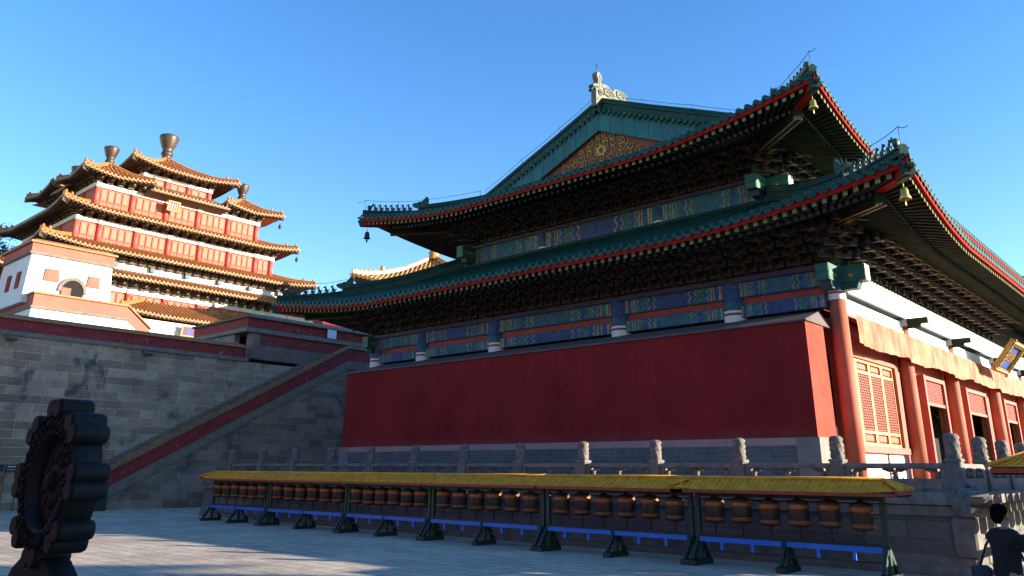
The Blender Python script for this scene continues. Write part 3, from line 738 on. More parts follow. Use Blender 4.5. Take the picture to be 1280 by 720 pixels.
# lower roof: ridge against the upper wall
m = MB('ridge_green')
def xyz(x, y, z): return Vector((x, y, z))
for a, c in ((xyz(27.78, 11.9, 11.55), xyz(27.78, 28.1, 11.55)), (xyz(27.6, 11.75, 11.55), xyz(55, 11.75, 11.55))):
    m.sweep([a.lerp(c, k/10) for k in range(11)], .36, .42)
m.build('wall_ridge', low)
def hipset(R_, roof, cx, cy, w1, big_at, n_small, flat=None):
    m = MB('ridge_green'); R_.hip_ridge(m, cx, cy, .12, big_at, .30, .34, 10); R_.hip_ridge(m, cx, cy, big_at, w1, .34, .62, 12)
    rd = m.build('hip_ridge', roof)
    out = Vector((cx, cy, 0)).normalized()
    for k in range(n_small):
        w_ = .35+(big_at-.75)*k/(n_small-1) if n_small > 1 else .5
        p_ = R_.hip(cx, cy, w_, .05+.32)
        mm = MB('beast_green')
        if k == 0:
            beast(mm, p_, out, .55); mm.blob(Vector(p_)+Vector((0, 0, .15)), (.14, .10, .14), None, 0, 8, 6); mm.tube([Vector(p_)-out*.1+Vector((0, 0, .2)), Vector(p_)-out*.2+Vector((0, 0, .4))], [.06, .02], 6)
        else: beast(mm, p_, out, .78)
        mm.build('roof_beast', rd)
    mm = MB('beast_green'); dragon_head(mm, R_.hip(cx, cy, big_at+.05, .30), out, .70); mm.build('dragon_head', rd)
    return rd
hipset(R1, low, -1, -1, 6.7, 2.45, 8); hipset(R1, low, -1, 1, 6.7, 2.45, 8)
hipset(R2, upr, -1, -1, 4.6, 2.2, 8); hipset(R2, upr, -1, 1, 4.6, 2.2, 8)
for R_, w1, ro_ in ((R1, 6.7, low), (R2, 4.6, upr)):
    for cy in (-1, 1):
        m = MB('ridge_green'); R_.hip_ridge(m, 1, cy, .12, w1, .32, .5, 8); m.build('hip_ridge', ro_)
# gable: descending ridges, tile ends, bargeboards, pediment
gx = 28.5
def gab(w_, sg): return (R2.y0+w_ if sg < 0 else R2.y1-w_)
m = MB('ridge_green')
for sg in (-1, 1):
    pts = [Vector((gx+.16, gab(4.3+7.6*k/14, sg), R2.base(4.3+7.6*k/14)+.10)) for k in range(15)]
    m.sweep(pts, .44, .78)
m.build('descending_ridge', upr)
m = MB('tile_green')
for sg in (-1, 1):
    k = 0; w_ = 4.75
    while w_ < 11.75:
        y = gab(w_, sg); z = R2.base(w_)+.12
        m.tube([(gx-.22, y, z), (gx+.12, y, z+.06)], .085, 8); 
        y2 = gab(w_+.14, sg); z2 = R2.base(w_+.14)+.02
        m.face([(gx-.2, y2-.1, z2+.02), (gx-.2, y2+.1, z2+.02), (gx-.2, y2+.06, z2-.1), (gx-.2, y2, z2-.15), (gx-.2, y2-.06, z2-.1)])
        w_ += .28
m.build('gable_tiles', upr)
bb = MB('bargeboard', 'teal_dark', 'gold')
for sg in (-1, 1):
    n_ = 11
    for k in range(n_):
        wa, wb = 4.4+7.5*k/n_, 4.4+7.5*(k+1)/n_-.012
        ya, yb = gab(wa, sg), gab(wb, sg); za, zb = R2.base(wa)-.02, R2.base(wb)-.02; dp = .92
        bb.hexa([(gx-.10, ya, za-dp), (gx, ya, za-dp), (gx, yb, zb-dp), (gx-.10, yb, zb-dp), (gx-.10, ya, za), (gx, ya, za), (gx, yb, zb), (gx-.10, yb, zb)], 0)
        if k: bb.box(gx-.112, gx-.098, ya-.012, ya+.012, za-dp+.03, za-.03, 1)
bb.build('bargeboard', upr)
pd = MB('pediment_red', 'gold')
apex = R2.base(11.9)-.9
pd.face([(gx+.12, gab(4.4, -1), 14.9), (gx+.12, gab(4.4, 1), 14.9), (gx+.12, 20, apex+.6)], 0)
rnd = random.Random(3)
def spiral(cy, cz, r, turns, sg, ph):
    return [(gx+.09, cy+sg*(r*(1-k/26*.85))*math.cos(ph+turns*6.283*k/26), cz+(r*(1-k/26*.85))*math.sin(ph+turns*6.283*k/26)) for k in range(27)]
for row, (zc, half, n_) in enumerate(((15.6, 2.5, 9), (15.95, 2.3, 9), (16.3, 1.9, 8), (16.62, 1.4, 6), (16.92, .9, 4), (17.2, .4, 2))):
    for k in range(n_):
        y = 20-half+2*half*(k+.5)/n_
        pd.tube(spiral(y, zc+rnd.uniform(-.08, .08), rnd.uniform(.17, .26), 1.3, rnd.choice((-1, 1)), rnd.uniform(0, 6)), .028, 5, 1)
for k in range(9):
    t_ = k*6.283/9; pd.blob((gx+.1, 20+.22*math.cos(t_), 16.4+.2*math.sin(t_)), (.05, .1, .1), None, 1, 8, 5)
pd.build('pediment', upr)
m = MB('ridge_green'); m.sweep([Vector((gx-.1, y, 15.12)) for y in (12.7, 16, 20, 24, 27.3)], .34, .36); m.build('gable_foot_ridge', upr)
m = MB('ridge_green'); m.sweep([Vector((x, 20, 18.2)) for x in (28.3, 32, 40, 48, 59.4)], .42, .78); rdg = m.build('main_ridge', upr)
# ridge-end dragons
def chiwen(x, sgn):
    m = MB('dragon_pale', 'tile_green'); fr = lambda a, q, h: (x+sgn*(a*1.38 if a > .3 else a*1.1), 20+h*.6, 18.55+.84*(q if q < 1.6 else 1.6+(q-1.6)*.62))
    poly = [(-.22, 0), (1.30, 0), (1.55, .3), (1.72, .8), (1.76, 1.25), (1.68, 1.62), (1.45, 1.85), (1.15, 1.88), (.95, 1.70), (.90, 1.52), (.72, 1.48), (.60, 1.62), (.42, 1.66), (.26, 1.55), (.22, 1.75), (.26, 2.05), (.20, 2.4), (.06, 2.58), (-.08, 2.52), (-.12, 2.15), (-.03, 1.75), (-.06, 1.4), (-.34, 1.30), (-.42, 1.15), (-.2, 1.0), (-.22, .7)]
    m.prism(poly, fr, -.24, .24, 0)
    for cx, cz, r in ((1.35, 1.45, .38), (.55, 1.15, .34), (1.0, .8, .30), (.45, .45, .3), (1.3, .45, .24), (.1, .9, .2)):
        for h in (-.25, .25):
            m.tube([fr(cx+(r*(1-k/22*.8))*math.cos(k*.42), cz+(r*(1-k/22*.8))*math.sin(k*.42), h) for k in range(23)], .05, 5, 0)
    m.tube([fr(-.05, 1.2, -.2), fr(-.4, 1.05, -.22), fr(-.62, .7, -.2)], [.05, .04, .09], 6, 1)
    return m
chiwen(28.35, 1).build('ridge_dragon', rdg); chiwen(59.3, -1).build('ridge_dragon', rdg)
# lightning wires
def wire(pts, sag=.0):
    out = []
    for a, c in zip(pts, pts[1:]):
        a, c = Vector(a), Vector(c)
        for k in range(6):
            q = a.lerp(c, k/6); q.z -= sag*4*(k/6)*(1-k/6); out.append(q)
    return out+[Vector(pts[-1])]
for R_, cy, w1 in ((R2, -1, 4.4), (R2, 1, 4.4), (R1, 1, 5.0), (R1, -1, 2.6)):
    m = MB('wire'); ws = [-.12, .2, 1.4, 2.3, w1]
    m.tube(wire([R_.hip(-1, cy, w_, .92 if w_ > 0 else .8) for w_ in ws], .05), .011, 5)
    for w_ in ws[1:]: m.tube([R_.hip(-1, cy, w_, .3), R_.hip(-1, cy, w_, .95)], .010, 5)
    m.build('lightning_wire', hall)
m = MB('wire')
for sg in (-1, 1): m.tube(wire([(gx, gab(w_, sg), R2.base(w_)+1.0) for w_ in (4.4, 7, 9.5, 11.5)]+[(28.4, 20, 20.9)], .04), .011, 5)
for sg in (-1, 1):
    for w_ in (7, 9.5): m.tube([(gx+.2, gab(w_, sg), R2.base(w_)+.4), (gx, gab(w_, sg), R2.base(w_)+1.05)], .01, 5)
m.tube(wire([(30.0, 20, 19.6), (33, 16.5, 17.6), (36, 12.5, 15.9)], .2), .011, 5)
m.build('lightning_wire', hall)

# things hanging on the hall
for R_, cy, lb in ((R1, -1, 'golden wind bell under the near corner of the lower green eave'), (R2, -1, 'golden wind bell under the near corner of the upper green eave'), (R2, 1, 'small dark wind bell under the far left corner of the upper green eave')):
    m = MB('bell_gold' if cy < 0 else 'wire'); q = Vector(R_.hip(-1, cy, .32)); q.z -= .62
    bell(m, q, 1.15 if cy < 0 else 1.3); m = m.build('wind_bell'); tag(m, lb, 'wind bell', 'wind bells under the eaves')
# orange silk valance along the front
rows = []; xa, xb = XC[0]+.33, 57.2; n_ = 420
for j in range(9):
    q = j/8; row = []
    for k in range(n_+1):
        x = xa+(xb-xa)*k/n_; ph = 6.1*x+1.9*math.sin(.9*x); bay = min(abs(x-c) for c in XC)
        fold = (.03+.05*q)*math.sin(.8*ph+q*1.5+1.2*math.sin(.37*x))*(.6+.4*math.sin(.83*x+1))+.02*math.sin(2.1*ph+1.3+3*q)*(.3+q)
        zb = 5.82+.05*math.sin(1.31*x)+.02*math.sin(2.3*x)-.05*math.exp(-bay*2)
        row.append((x, YF-.37-.05*q+fold, 6.76+(zb-6.76)*q))
    rows.append(row)
m = MB('cloth_orange'); m.grid(rows, 0, True); o = m.build('silk_valance'); tag(o, 'long orange silk valance draped under the white front beams of the hall', 'cloth drape')
# name plaque
pq = thing('name_plaque', 'blue name plaque in a gilded carved frame, tilted forward under the eave', 'plaque', (42.5, 7.9, 6.45))
def plq(a, q, h): return (42.5+a, 7.9-.625*q-.78*h*.9, 6.45+.78*q-.625*h)     # a across, q up the board, h out of it
def slab(m, a0, a1, q0, q1, h0, h1, mi=0): m.hexa([plq(a0, q0, h0), plq(a1, q0, h0), plq(a1, q1, h0), plq(a0, q1, h0), plq(a0, q0, h1), plq(a1, q0, h1), plq(a1, q1, h1), plq(a0, q1, h1)], mi)
m = MB('plaque_blue', 'plaque_deep'); slab(m, -1.25, 1.25, .03, 1.6, -.08, -.02, 0)
slab(m, -1.0, 1.0, .28, .32, -.02, 0, 1); slab(m, -1.0, 1.0, 1.31, 1.35, -.02, 0, 1); slab(m, -1.0, -.96, .32, 1.31, -.02, 0, 1); slab(m, .96, 1.0, .32, 1.31, -.02, 0, 1)
m.build('board', pq)
m = MB('gold', 'bracket_gold')
for a0, a1, q0, q1 in ((-1.3, 1.3, 0, .24), (-1.3, 1.3, 1.40, 1.64), (-1.3, -1.04, .241, 1.399), (1.04, 1.3, .241, 1.399)):
    slab(m, a0, a1, q0, q1, -.1, .1, 0)
for k in range(60):
    s_ = k/60*4
    side, u_ = int(s_), s_-int(s_)
    a_, q_ = ((-1.3+2.6*u_, .12), (1.17, 1.64*u_), (1.3-2.6*u_, 1.52), (-1.17, 1.64-1.64*u_))[side]
    m.blob(plq(a_, q_, .1), (.10, .07, .08), None, k % 2, 6, 5)
m.build('frame', pq)
txt = bpy.data.curves.new('plaque_text', 'FONT'); txt.body = '大雄宝殿'; txt.size = .46; txt.extrude = .012; txt.align_x = 'CENTER'; txt.align_y = 'CENTER'
to = bpy.data.objects.new('lettering', txt); COL.objects.link(to)
bpy.context.view_layer.update()
me = bpy.data.meshes.new_from_object(to.evaluated_get(bpy.context.evaluated_depsgraph_get())); bpy.data.objects.remove(to)
me.materials.clear(); me.materials.append(MATS['gold'])
o = bpy.data.objects.new('lettering', me); COL.objects.link(o); o.parent = pq; ORI[o.name] = Vector((42.5, 7.9, 6.45))
ex, ey = Vector((1, 0, 0)), Vector((0, -.625, .78)).normalized(); ez = ex.cross(ey)
loc = Vector(plq(0, .82, .005))-Vector((42.5, 7.9, 6.45))
o.matrix_local = Matrix(((ex.x, ey.x, ez.x, loc.x), (ex.y, ey.y, ez.y, loc.y), (ex.z, ey.z, ez.z, loc.z), (0, 0, 0, 1)))

# =================================================================== stone terrace and balustrade
TX, TY0, TY1, TX1 = 18.9, 4.42, 35.6, 64.
ter = thing('stone_terrace', 'grey stone terrace with moulded base carrying the red hall', 'terrace', (TX, TY0, 0))
m = MB('terrace_stone', 'stone_rail')
m.box(TX+.10, TX1, TY0+.10, TY1, 0, FZ-.24, 0)
for e, z0, z1 in ((.02, 0, .22), (.06, .222, .40), (.02, 1.16, 1.379)): m.bbox(TX+e, TX1+.1, TY0+e, TY1+.1, z0, z1, .025, 1)
m.build('base', ter)
m = MB('stone_rail'); m.bbox(TX-.06, TX1+.2, TY0-.06, TY1+.2, FZ-.238, FZ, .03); m.build('floor_slab', ter)
m = MB('stone_rail')                                # corner pillar with carved panel
m.bbox(TX-.03, TX+.42, TY0-.03, TY0+.42, .402, 1.158, .04); m.build('corner_pillar', ter)
m = MB('stone_carved')                              # dragon head spout
d = Vector((-.707, -.707, 0)); p0 = Vector((TX+.15, TY0+.15, 1.42))
fr = lambda a, q, h: p0+d*a+Vector((d.y, -d.x, 0))*h+Vector((0, 0, q))
m.prism([(-.2, -.22), (.3, -.25), (.5, -.19), (.56, -.08), (.48, -.03), (.60, .03), (.62, .14), (.5, .22), (.36, .25), (.2, .30), (-.2, .24)], fr, -.21, .21)
for h in (-.18, .18):
    m.blob(fr(.36, .16, h), (.08, .08, .07), None, 0, 8, 6); m.blob(fr(.08, .0, h), (.15, .15, .17), None, 0, 8, 6); m.tube([fr(.3, .22, h*.7), fr(.1, .32, h*.9), fr(-.1, .34, h)], [.06, .05, .02], 6)
m.build('dragon_spout', ter)
bal = thing('stone_balustrade', 'grey carved stone balustrade along the terrace edge, posts with dragon-carved drum caps', 'balustrade', (19.2, 4.67, FZ))
def post_mb(x, y):
    m = MB('stone_rail'); m.bbox(x-.15, x+.15, y-.15, y+.15, FZ, FZ+.63, .02)
    m.bbox(x-.17, x+.17, y-.17, y+.17, FZ+.62, FZ+.68, .02); return m
def cap_mb(x, y):
    m = MB('stone_carved'); n, R_ = 26, 16; P = []
    for j in range(R_+1):
        z = FZ+.68+.48*j/R_; row = []
        for k in range(n+1):
            t_ = 2*math.pi*(k % n)/n
            r = .145 if 0 < j < R_ else .135
            if 1 <= j <= R_-1: r += .018*math.sin(3*t_+9*j/R_*2)*math.sin(5*t_-7*j/R_)+.010*math.sin(11*t_+j*2.1)
            row.append((x+r*math.cos(t_), y+r*math.sin(t_), z))
        P.append(row)
    m.grid(P, 0, True); m.lathe((x, y, FZ+1.16), [(.135, 0), (.10, .03), (0, .045)], n); return m
def panel_mb(x0, y0, L, ax):
    """one rail panel of length L starting after a post, along axis ax"""
    m = MB('stone_rail', 'stone_carved'); f = (lambda a, c, z: (x0+c, y0+a, z)) if ax == 'y' else (lambda a, c, z: (x0+a, y0+c, z))
    def bx(a0, a1, c0, c1, z0, z1, mi=0): m.hexa([f(a0, c0, z0), f(a1, c0, z0), f(a1, c1, z0), f(a0, c1, z0), f(a0, c0, z1), f(a1, c0, z1), f(a1, c1, z1), f(a0, c1, z1)], mi)
    bx(0, L, -.10, .10, FZ, FZ+.27); bx(.12, L-.12, -.115, .115, FZ+.06, FZ+.20)
    # rounded hand rail
    sec = [(-.085, .47), (-.10, .50), (-.10, .55), (-.06, .59), (.06, .59), (.10, .55), (.10, .50), (.085, .47)]
    m.idx([f(a, c, FZ+z) for a in (0, L) for c, z in sec], [(k, (k+1) % 8, 8+(k+1) % 8, 8+k) for k in range(8)], 0)
    bx(0, .13, -.085, .085, FZ+.27, FZ+.475); bx(L-.13, L, -.085, .085, FZ+.27, FZ+.475)
    # carved vase in the middle and half vases with cloud brackets at the ends
    for c, half in ((L/2, 0), (.20, 1), (L-.20, -1)):
        p_ = f(c, 0, FZ+.27); m.lathe(p_, [(.05, 0), (.075, .02), (.045, .06), (.08, .10), (.045, .135), (.06, .15)], 10, 1)
        for sg in (-1, 1):
            if half and sg != half: continue
            m.blob(f(c+sg*.10, 0, FZ+.44), (.05, .11, .045) if ax == 'y' else (.11, .05, .045), None, 1, 8, 5)
            m.blob(f(c+sg*.21, 0, FZ+.455), (.04, .06, .03) if ax == 'y' else (.06, .04, .03), None, 1, 8, 5)
    return m
RY = [4.67+2.425*k for k in range(13)]
p0 = post_mb(19.2, RY[0]).build('post', bal); ORI[p0.name] = ORI[bal.name]; cap_mb(19.2, RY[0]).build('post_cap', p0)
pw = panel_mb(19.2, RY[0]+.15, 2.125, 'y').build('rail_panel', bal)
def slab_mb(x0, y0, L):
    m = MB('stone_pale', 'stone_carved', 'dark_inside'); fr = lambda p, q, h: (x0+p, y0+h, FZ+q)
    pl_ = [(0, 0), (L, 0), (L, .40)]+[(L-.2+.2*math.cos(a_), .40+.18*math.sin(a_)) for a_ in (.3, .7, 1.1, 1.57)]+[(.2, .58), (.06, .53), (0, .40)]
    m.prism(pl_, fr, -.085, .085)
    for c in (L*.3, L*.7):
        m.prism([(c-.34, .28), (c+.34, .28), (c+.36, .40), (c+.2, .50), (c-.2, .50), (c-.36, .40)], fr, -.087, -.084, 2)
        for d_ in (-.2, 0, .2): m.blob(fr(c+d_, .37, -.08), (.07, .03, .06), None, 1, 8, 5)
    return m
ps = slab_mb(19.2+.15, 4.67, 2.05).build('rail_panel', bal)
for k in range(1, 13):
    copy_part(p0, (0, 2.425*k, 0), (k*1.9) % 6 if False else 0)
    if k < 12: copy_part(pw, (0, 2.425*k, 0))
for k in range(1, 9):
    copy_part(p0, (2.35*k, 0, 0))
    if k < 8: copy_part(ps, (2.35*k, 0, 0))

# =================================================================== prayer wheel racks
def rack(x, y0, L, label, ends, nw=6, sc=1.0):
    """rack running along +y from y0, length L; ends=(near hip, far hip)"""
    t_ = thing('prayer_wheel_rack', label, 'prayer wheel rack', (x, y0, 0), 'prayer wheel racks in the courtyard')
    m = MB('rack_roof', 'rack_red', 'rack_green')
    zr, ze, hw = 1.86*sc, 1.62*sc, .46*sc; a0 = y0-.40*sc if ends[0] else y0-.02; a1 = y0+L+.40*sc if ends[1] else y0+L+.02
    ra0 = y0-.02 if ends[0] else a0; ra1 = y0+L+.02 if ends[1] else a1
    def prof(k): return (hw*k, zr-(zr-ze)*(1-(1-k)**1.25) if False else zr-(zr-ze)*k**.9)
    n_ = max(8, int((a1-a0)/.16))
    for sg in (-1, 1):
        rows = []
        for j in range(6):
            k = j/5; s_, z = prof(k); yy0 = ra0+(a0-ra0)*k; yy1 = ra1+(a1-ra1)*k
            fl = .05*sc*max(0, k-.6)/.4
            rows.append([(x+sg*s_, yy0+(yy1-yy0)*q/n_, z+fl*((1 if ends[0] else 0)*max(0, 1-q/4.)+(1 if ends[1] else 0)*max(0, 1-(n_-q)/4.))) for q in range(n_+1)])
        m.grid(rows, 0, False)
        # raised tile ribs
        for q in range(n_+1):
            pts = []
            for j in range(6):
                k = j/5; s_, z = prof(k); yy = min(max(ra0+(ra1-ra0)*q/n_, ra0+(a0-ra0)*k), ra1+(a1-ra1)*k); pts.append((x+sg*s_, yy, z+.012*sc))
            m.tube(pts, .022*sc, 5, 0)
        m.bar((x+sg*(hw-.015), a0+.03, ze-.035), (x+sg*(hw-.015), a1-.03, ze-.035), .03, .065*sc, 1)
    for e, ay, ry in ((0, a0, ra0), (1, a1, ra1)):
        if ends[e]:
            sg = -1 if e == 0 else 1
            m.face([(x-hw, ay, ze+.05*sc), (x+hw, ay, ze+.05*sc), (x, ry, zr)], 0); m.bar((x-hw, ay-sg*.02, ze-.0), (x+hw, ay-sg*.02, ze-.0), .03, .07*sc, 1)
            for q in range(1, 6): m.tube([(x-hw+2*hw*q/6, ay, ze+.062*sc), (x, ry, zr+.012)], .018*sc, 5, 0)
            for q in (-1, 1): m.tube([(x+q*hw*1.04, ay+sg*.03, ze+.075*sc), (x, ry, zr+.02)], .034*sc, 6, 0)
        else: m.face([(x-hw, ay, ze), (x+hw, ay, ze), (x, ay, zr)], 2)
    m.tube([(x, ra0, zr+.02*sc), (x, ra1, zr+.02*sc)], .04*sc, 8, 0)
    m.box(x-hw+.03, x+hw-.03, a0+.05, a1-.05, ze-.075, ze-.065, 2)
    m.build('roof', t_)
    for yy in (y0+.07, y0+L-.07):
        m = MB('rack_post'); m.bbox(x-.055*sc, x+.055*sc, yy-.05*sc, yy+.05*sc, .12, ze-.077, .01); m.build('post', t_)
    for yy in (y0+.07, y0+L/2, y0+L-.07):
        m = MB('rack_green'); m.bbox(x-.46*sc, x+.40*sc, yy-.10, yy+.10, 0, .12, .02)
        for sg in (-1, 1): m.bar((x+sg*.38*sc, yy, .12), (x+sg*.03, yy, .60*sc), .07, .09, 0)
        if abs(yy-y0-L/2) < .01: m.box(x-.04, x+.04, yy-.04, yy+.04, .12, .55*sc, 0)
        m.build('foot', t_)
    m = MB('rack_green')
    m.box(x-.045, x+.045, y0+.125, y0+L-.125, ze-.16*sc, ze-.08*sc); m.box(x-.04, x+.04, y0+.125, y0+L-.125, .60*sc, .655*sc); m.box(x-.03, x+.03, y0+.125, y0+L-.125, .285*sc, .33*sc)
    m.build('frame_beam', t_)
    m = MB('rack_blue'); xb = x-.13*sc
    m.box(xb-.02, xb+.02, y0+.14, y0+L/2-.06, .50*sc, .60*sc); m.box(xb-.02, xb+.02, y0+L/2+.06, y0+L-.14, .50*sc, .60*sc)
    for q in (.16, .33, .67, .84): m.box(xb-.018, xb+.018, y0+L*q-.035, y0+L*q+.035, .335*sc, .499*sc)
    m.build('blue_rail', t_)
    z0 = .93*sc
    for k in range(nw):
        yy = y0+.16+(L-.32)*(k+.5)/nw; r = min(.222*sc, (L-.32)/nw*.40); z0 = (.93+.012*math.sin(k*4.1+y0*3))*sc
        m = MB('wheel_bronze', 'wheel_dark'); h_ = .47*sc
        m.lathe((x, yy, z0), [(r*.55, -.035), (r*.9, -.01), (r*.98, 0), (r*.98, h_), (r*.85, h_+.03), (r*.3, h_+.055), (r*.28, h_+.10)], 20, 0)
        m.tube([(x, yy, .656*sc), (x, yy, z0-.03)], .018, 6, 1); m.tube([(x, yy, z0+h_+.09), (x, yy, ze-.16*sc)], .022, 6, 1)
        m.blob((x, yy, z0-.13*sc), (.035, .035, .05), None, 1, 8, 5); m.blob((x, yy, z0+h_+.10), (.05, .05, .035), None, 1, 8, 5)
        m.mats.append('wheel_band')
        for q in (.08, .16): m.lathe((x, yy, z0+h_*q), [(r*.98, -.006), (r*1.03, 0), (r*1.03, .018), (r*.98, .024)], 20, 2)
        wh = m.build('prayer_wheel', t_)
        m = MB('wheel_band'); m.lathe((x, yy, z0+h_*.70), [(r*.98, -.01), (r*1.05, 0), (r*1.05, h_*.20), (r*.98, h_*.20+.01)], 20); m.build('wheel_band', wh)
    return t_
XR = 17.5
SEG = [(5.62, 10.0-.12, 'nearest'), (9.93, 14.4-.05, 'second nearest'), (14.4, 18.86, 'third nearest'), (18.88, 23.0, 'fourth nearest'), (23.02, 27.76, 'next to last'), (27.78, 32.0, 'farthest')]
LB = ['yellow-roofed prayer wheel rack nearest the terrace corner, its hipped roof end flared', 'yellow-roofed prayer wheel rack second from the terrace corner, beside the roof seam',
      'yellow-roofed prayer wheel rack third from the terrace corner, in the middle of the row', 'yellow-roofed prayer wheel rack third from the stairway end of the row',
      'yellow-roofed prayer wheel rack next to the last one at the stairway end', 'last yellow-roofed prayer wheel rack of the row, nearest the stairway and the stone wall']
for i, (a, c, _) in enumerate(SEG): rack(XR, a, c-a, LB[i], (i == 0, i in (0, 5)))
rr = rack(0, 0, 4.4, 'taller yellow-roofed prayer wheel rack turned towards the hall front, beside the dark-clad visitor', (True, True), 6, 1.27)
rr.location = (17.8, 3.05, 0); rr.rotation_euler = (0, 0, -math.pi/2)

r8 = copy_tree(rr); r8.location = (22.6, 3.05, 0)  # rack copy added mostly out of frame to shade the terrace front
r8['label'] = 'added copy of the taller yellow-roofed rack, shading the terrace front beyond the turned rack'
# =================================================================== retaining wall, stair, gate block
YWL = 45.0
rw = thing('retaining_wall', 'tall weathered grey stone retaining wall topped by a peeling red parapet', 'wall', (20, YWL, 0))
m = MB('ashlar'); m.box(-10, 46, YWL, YWL+1.6, 0, 8.28); m.build('masonry', rw)
m = MB('cap_stone'); m.box(-10, 25.9, YWL-.10, YWL+1.4, 8.282, 8.50); m.box(-10, 46, YWL-.02, YWL+1.3, 8.501, 8.52); m.build('string_course', rw)
m = MB('parapet_red'); m.box(-10, 25.6, YWL+.02, YWL+.6, 8.522, 9.10); pr = m.build('parapet', rw)
m = MB('cap_ochre', 'cap_stone'); m.prism([(-.10, 9.102), (.72, 9.102), (.60, 9.26), (.31, 9.38), (.02, 9.26)], lambda p, q, h: (h, YWL+p, q), -10, 25.6, 0); m.build('parapet_cap', pr)
for x in (12.8, 19.6, 6.0):
    m = MB('stone_carved'); z = 8.22; f_ = lambda a, q, h: (x+h, YWL-a, z+q)
    m.prism([(0, -.22), (.35, -.24), (.62, -.16), (.55, -.05), (.66, .02), (.6, .14), (.3, .2), (0, .12)], f_, -.19, .19)
    for h in (-.18, .18): m.blob(f_(.3, .06, h), (.1, .12, .12), None, 0, 8, 5)
    m.build('water_spout', rw)
st = thing('stone_stairway', 'long stone stairway climbing the retaining wall behind red ochre-capped parapets', 'stairway', (25, 43.4, 0))
sx0, sz0, sx1, sz1 = 17.78, 2.0, 31.95, 9.72; slp = (sz1-sz0)/(sx1-sx0)
def zs(x): return sz0+(x-sx0)*slp
def sband(m, y0, y1, off0, off1, xa, xb, mi=0, flat=None):
    f_ = lambda p, q, h: (p, h, q)
    poly = [(xa, zs(xa)+off1), (xb, zs(xb)+off1), (xb, zs(xb)+off0), (xa, zs(xa)+off0)]
    if flat: poly = [(xa, zs(xa)+off1), (xb, zs(xb)+off1), (flat, zs(xb)+off1-.05), (flat, zs(xb)+off0-.05), (xb, zs(xb)+off0), (xa, zs(xa)+off0)]
    m.prism(poly, f_, y0, y1, mi)
m = MB('parapet_red'); sband(m, 43.0, 43.34, -.92, -.14, sx0, sx1, 0, 42); pp = m.build('parapet', st)
m = MB('cap_ochre', 'cap_stone'); sband(m, 42.90, 43.44, -.139, -.06, sx0-.05, sx1, 1, 42); sband(m, 42.97, 43.37, -.059, .05, sx0-.05, sx1, 0, 42); m.build('parapet_cap', pp)
m = MB('cap_stone', 'cap_stone'); sband(m, 42.93, 43.36, -1.46, -.99, sx0, sx1, 0, 42); sband(m, 42.96, 43.36, -.989, -.921, sx0, sx1, 1, 42); m.build('stringer', st)
m = MB('ashlar_brown'); f_ = lambda p, q, h: (p, h, q)
m.prism([(17.9, 0), (46, 0), (46, 8.1), (sx1, zs(sx1)-1.47), (17.9, zs(17.9)-1.47)], f_, 43.0, 43.36); m.build('masonry', st)
m = MB('cap_stone', 'stone_rail'); nst = 44
for k in range(nst):
    xa = 17.9+k*(14.0/nst); m.box(xa, 46 if k == nst-1 else xa+14.0/nst+.02, 43.37, 44.6, .02 if k == 0 else zs(xa)-1.6, zs(xa)-.95+.175)
m.build('steps', st)
m = MB('ashlar', 'cap_stone'); sband(m, 44.62, 44.95, -1.5, -.10, 18.3, 30.6, 0); m2 = m
sband(m, 44.56, 44.98, -.099, .06, 18.25, 30.6, 1); m.build('rear_parapet', st)
gt = thing('gate_block', 'dark red walled gate block with grey ledges at the head of the stairway', 'gatehouse', (30, 45.5, 8.5))
def ledge(m, z0, z1, e, mi=0): m.bbox(25.55-e, 44+e, 44.92-e, 52+e, z0, z1, .05, mi)
m = MB('parapet_red', 'ashlar_brown', 'dark_inside', 'stone_pale', 'pink_plaster')
m.box(26.62, 44, 44.95, 52, 9.42, 10.12, 0); m.box(25.7, 44, 45.1, 52, 10.42, 11.05, 0); m.box(26.60, 44, 44.97, 52, 8.53, 9.418, 4)
m.box(25.62, 25.98, 46.4, 52, 8.6, 10.12, 3); m.box(26.6, 27, 45.7, 52, 8.6, 10.12, 2)
m.build('wall', gt)
m = MB('pink_plaster'); m.bbox(25.98, 26.6, 44.93, 45.6, 8.55, 10.12, .03); m.build('corner_pier', gt)
m = MB('cap_stone'); ledge(m, 10.122, 10.28, .12); ledge(m, 10.282, 10.418, .02); m.build('cornice', gt)
m = MB('cap_stone'); ledge(m, 11.052, 11.17, .06); m.hexa([(25.5, 44.9, 11.171), (44, 44.9, 11.171), (44, 52, 11.171), (25.5, 52, 11.171), (26.3, 45.5, 11.4), (44, 45.5, 11.4), (44, 51.5, 11.4), (26.3, 51.5, 11.4)]); m.build('coping', gt)
m = MB('parapet_red', 'cap_stone'); m.box(34.6, 44, 50.0, 51.2, 11.42, 12.7, 0); m.box(34.5, 44, 49.9, 51.3, 12.702, 12.85, 1); m.build('rear_wall', gt)
m = MB('frame_white', 'plaque_blue'); m.box(31.55, 32.25, 44.90, 44.949, 10.45, 11.04, 0); m.build('white_shutter', gt)
m = MB('wall_red', 'cap_ochre'); m.box(29.05, 29.2, 44.75, 44.94, 10.5, 10.62, 1); m.box(28.95, 29.3, 44.7, 44.94, 10.62, 10.68, 1); m.build('lamp_bracket', gt)
m = MB('board_dark', 'letter_white')
sg = thing('direction_sign', 'dark direction sign board with white lettering in front of the stone wall', 'sign', (13.9, 44.9, 0))
m.box(13.66, 14.30, 44.84, 44.90, 1.80, 2.12); m.build('board', sg)
m = MB('letter_white')
for k in range(7): m.box(13.72+k*.075, 13.72+k*.075+.05, 44.835, 44.84, 1.99, 2.06)
for k in range(9): m.box(13.72+k*.058, 13.72+k*.058+.036, 44.835, 44.84, 1.87, 1.905)
m.build('lettering', sg)
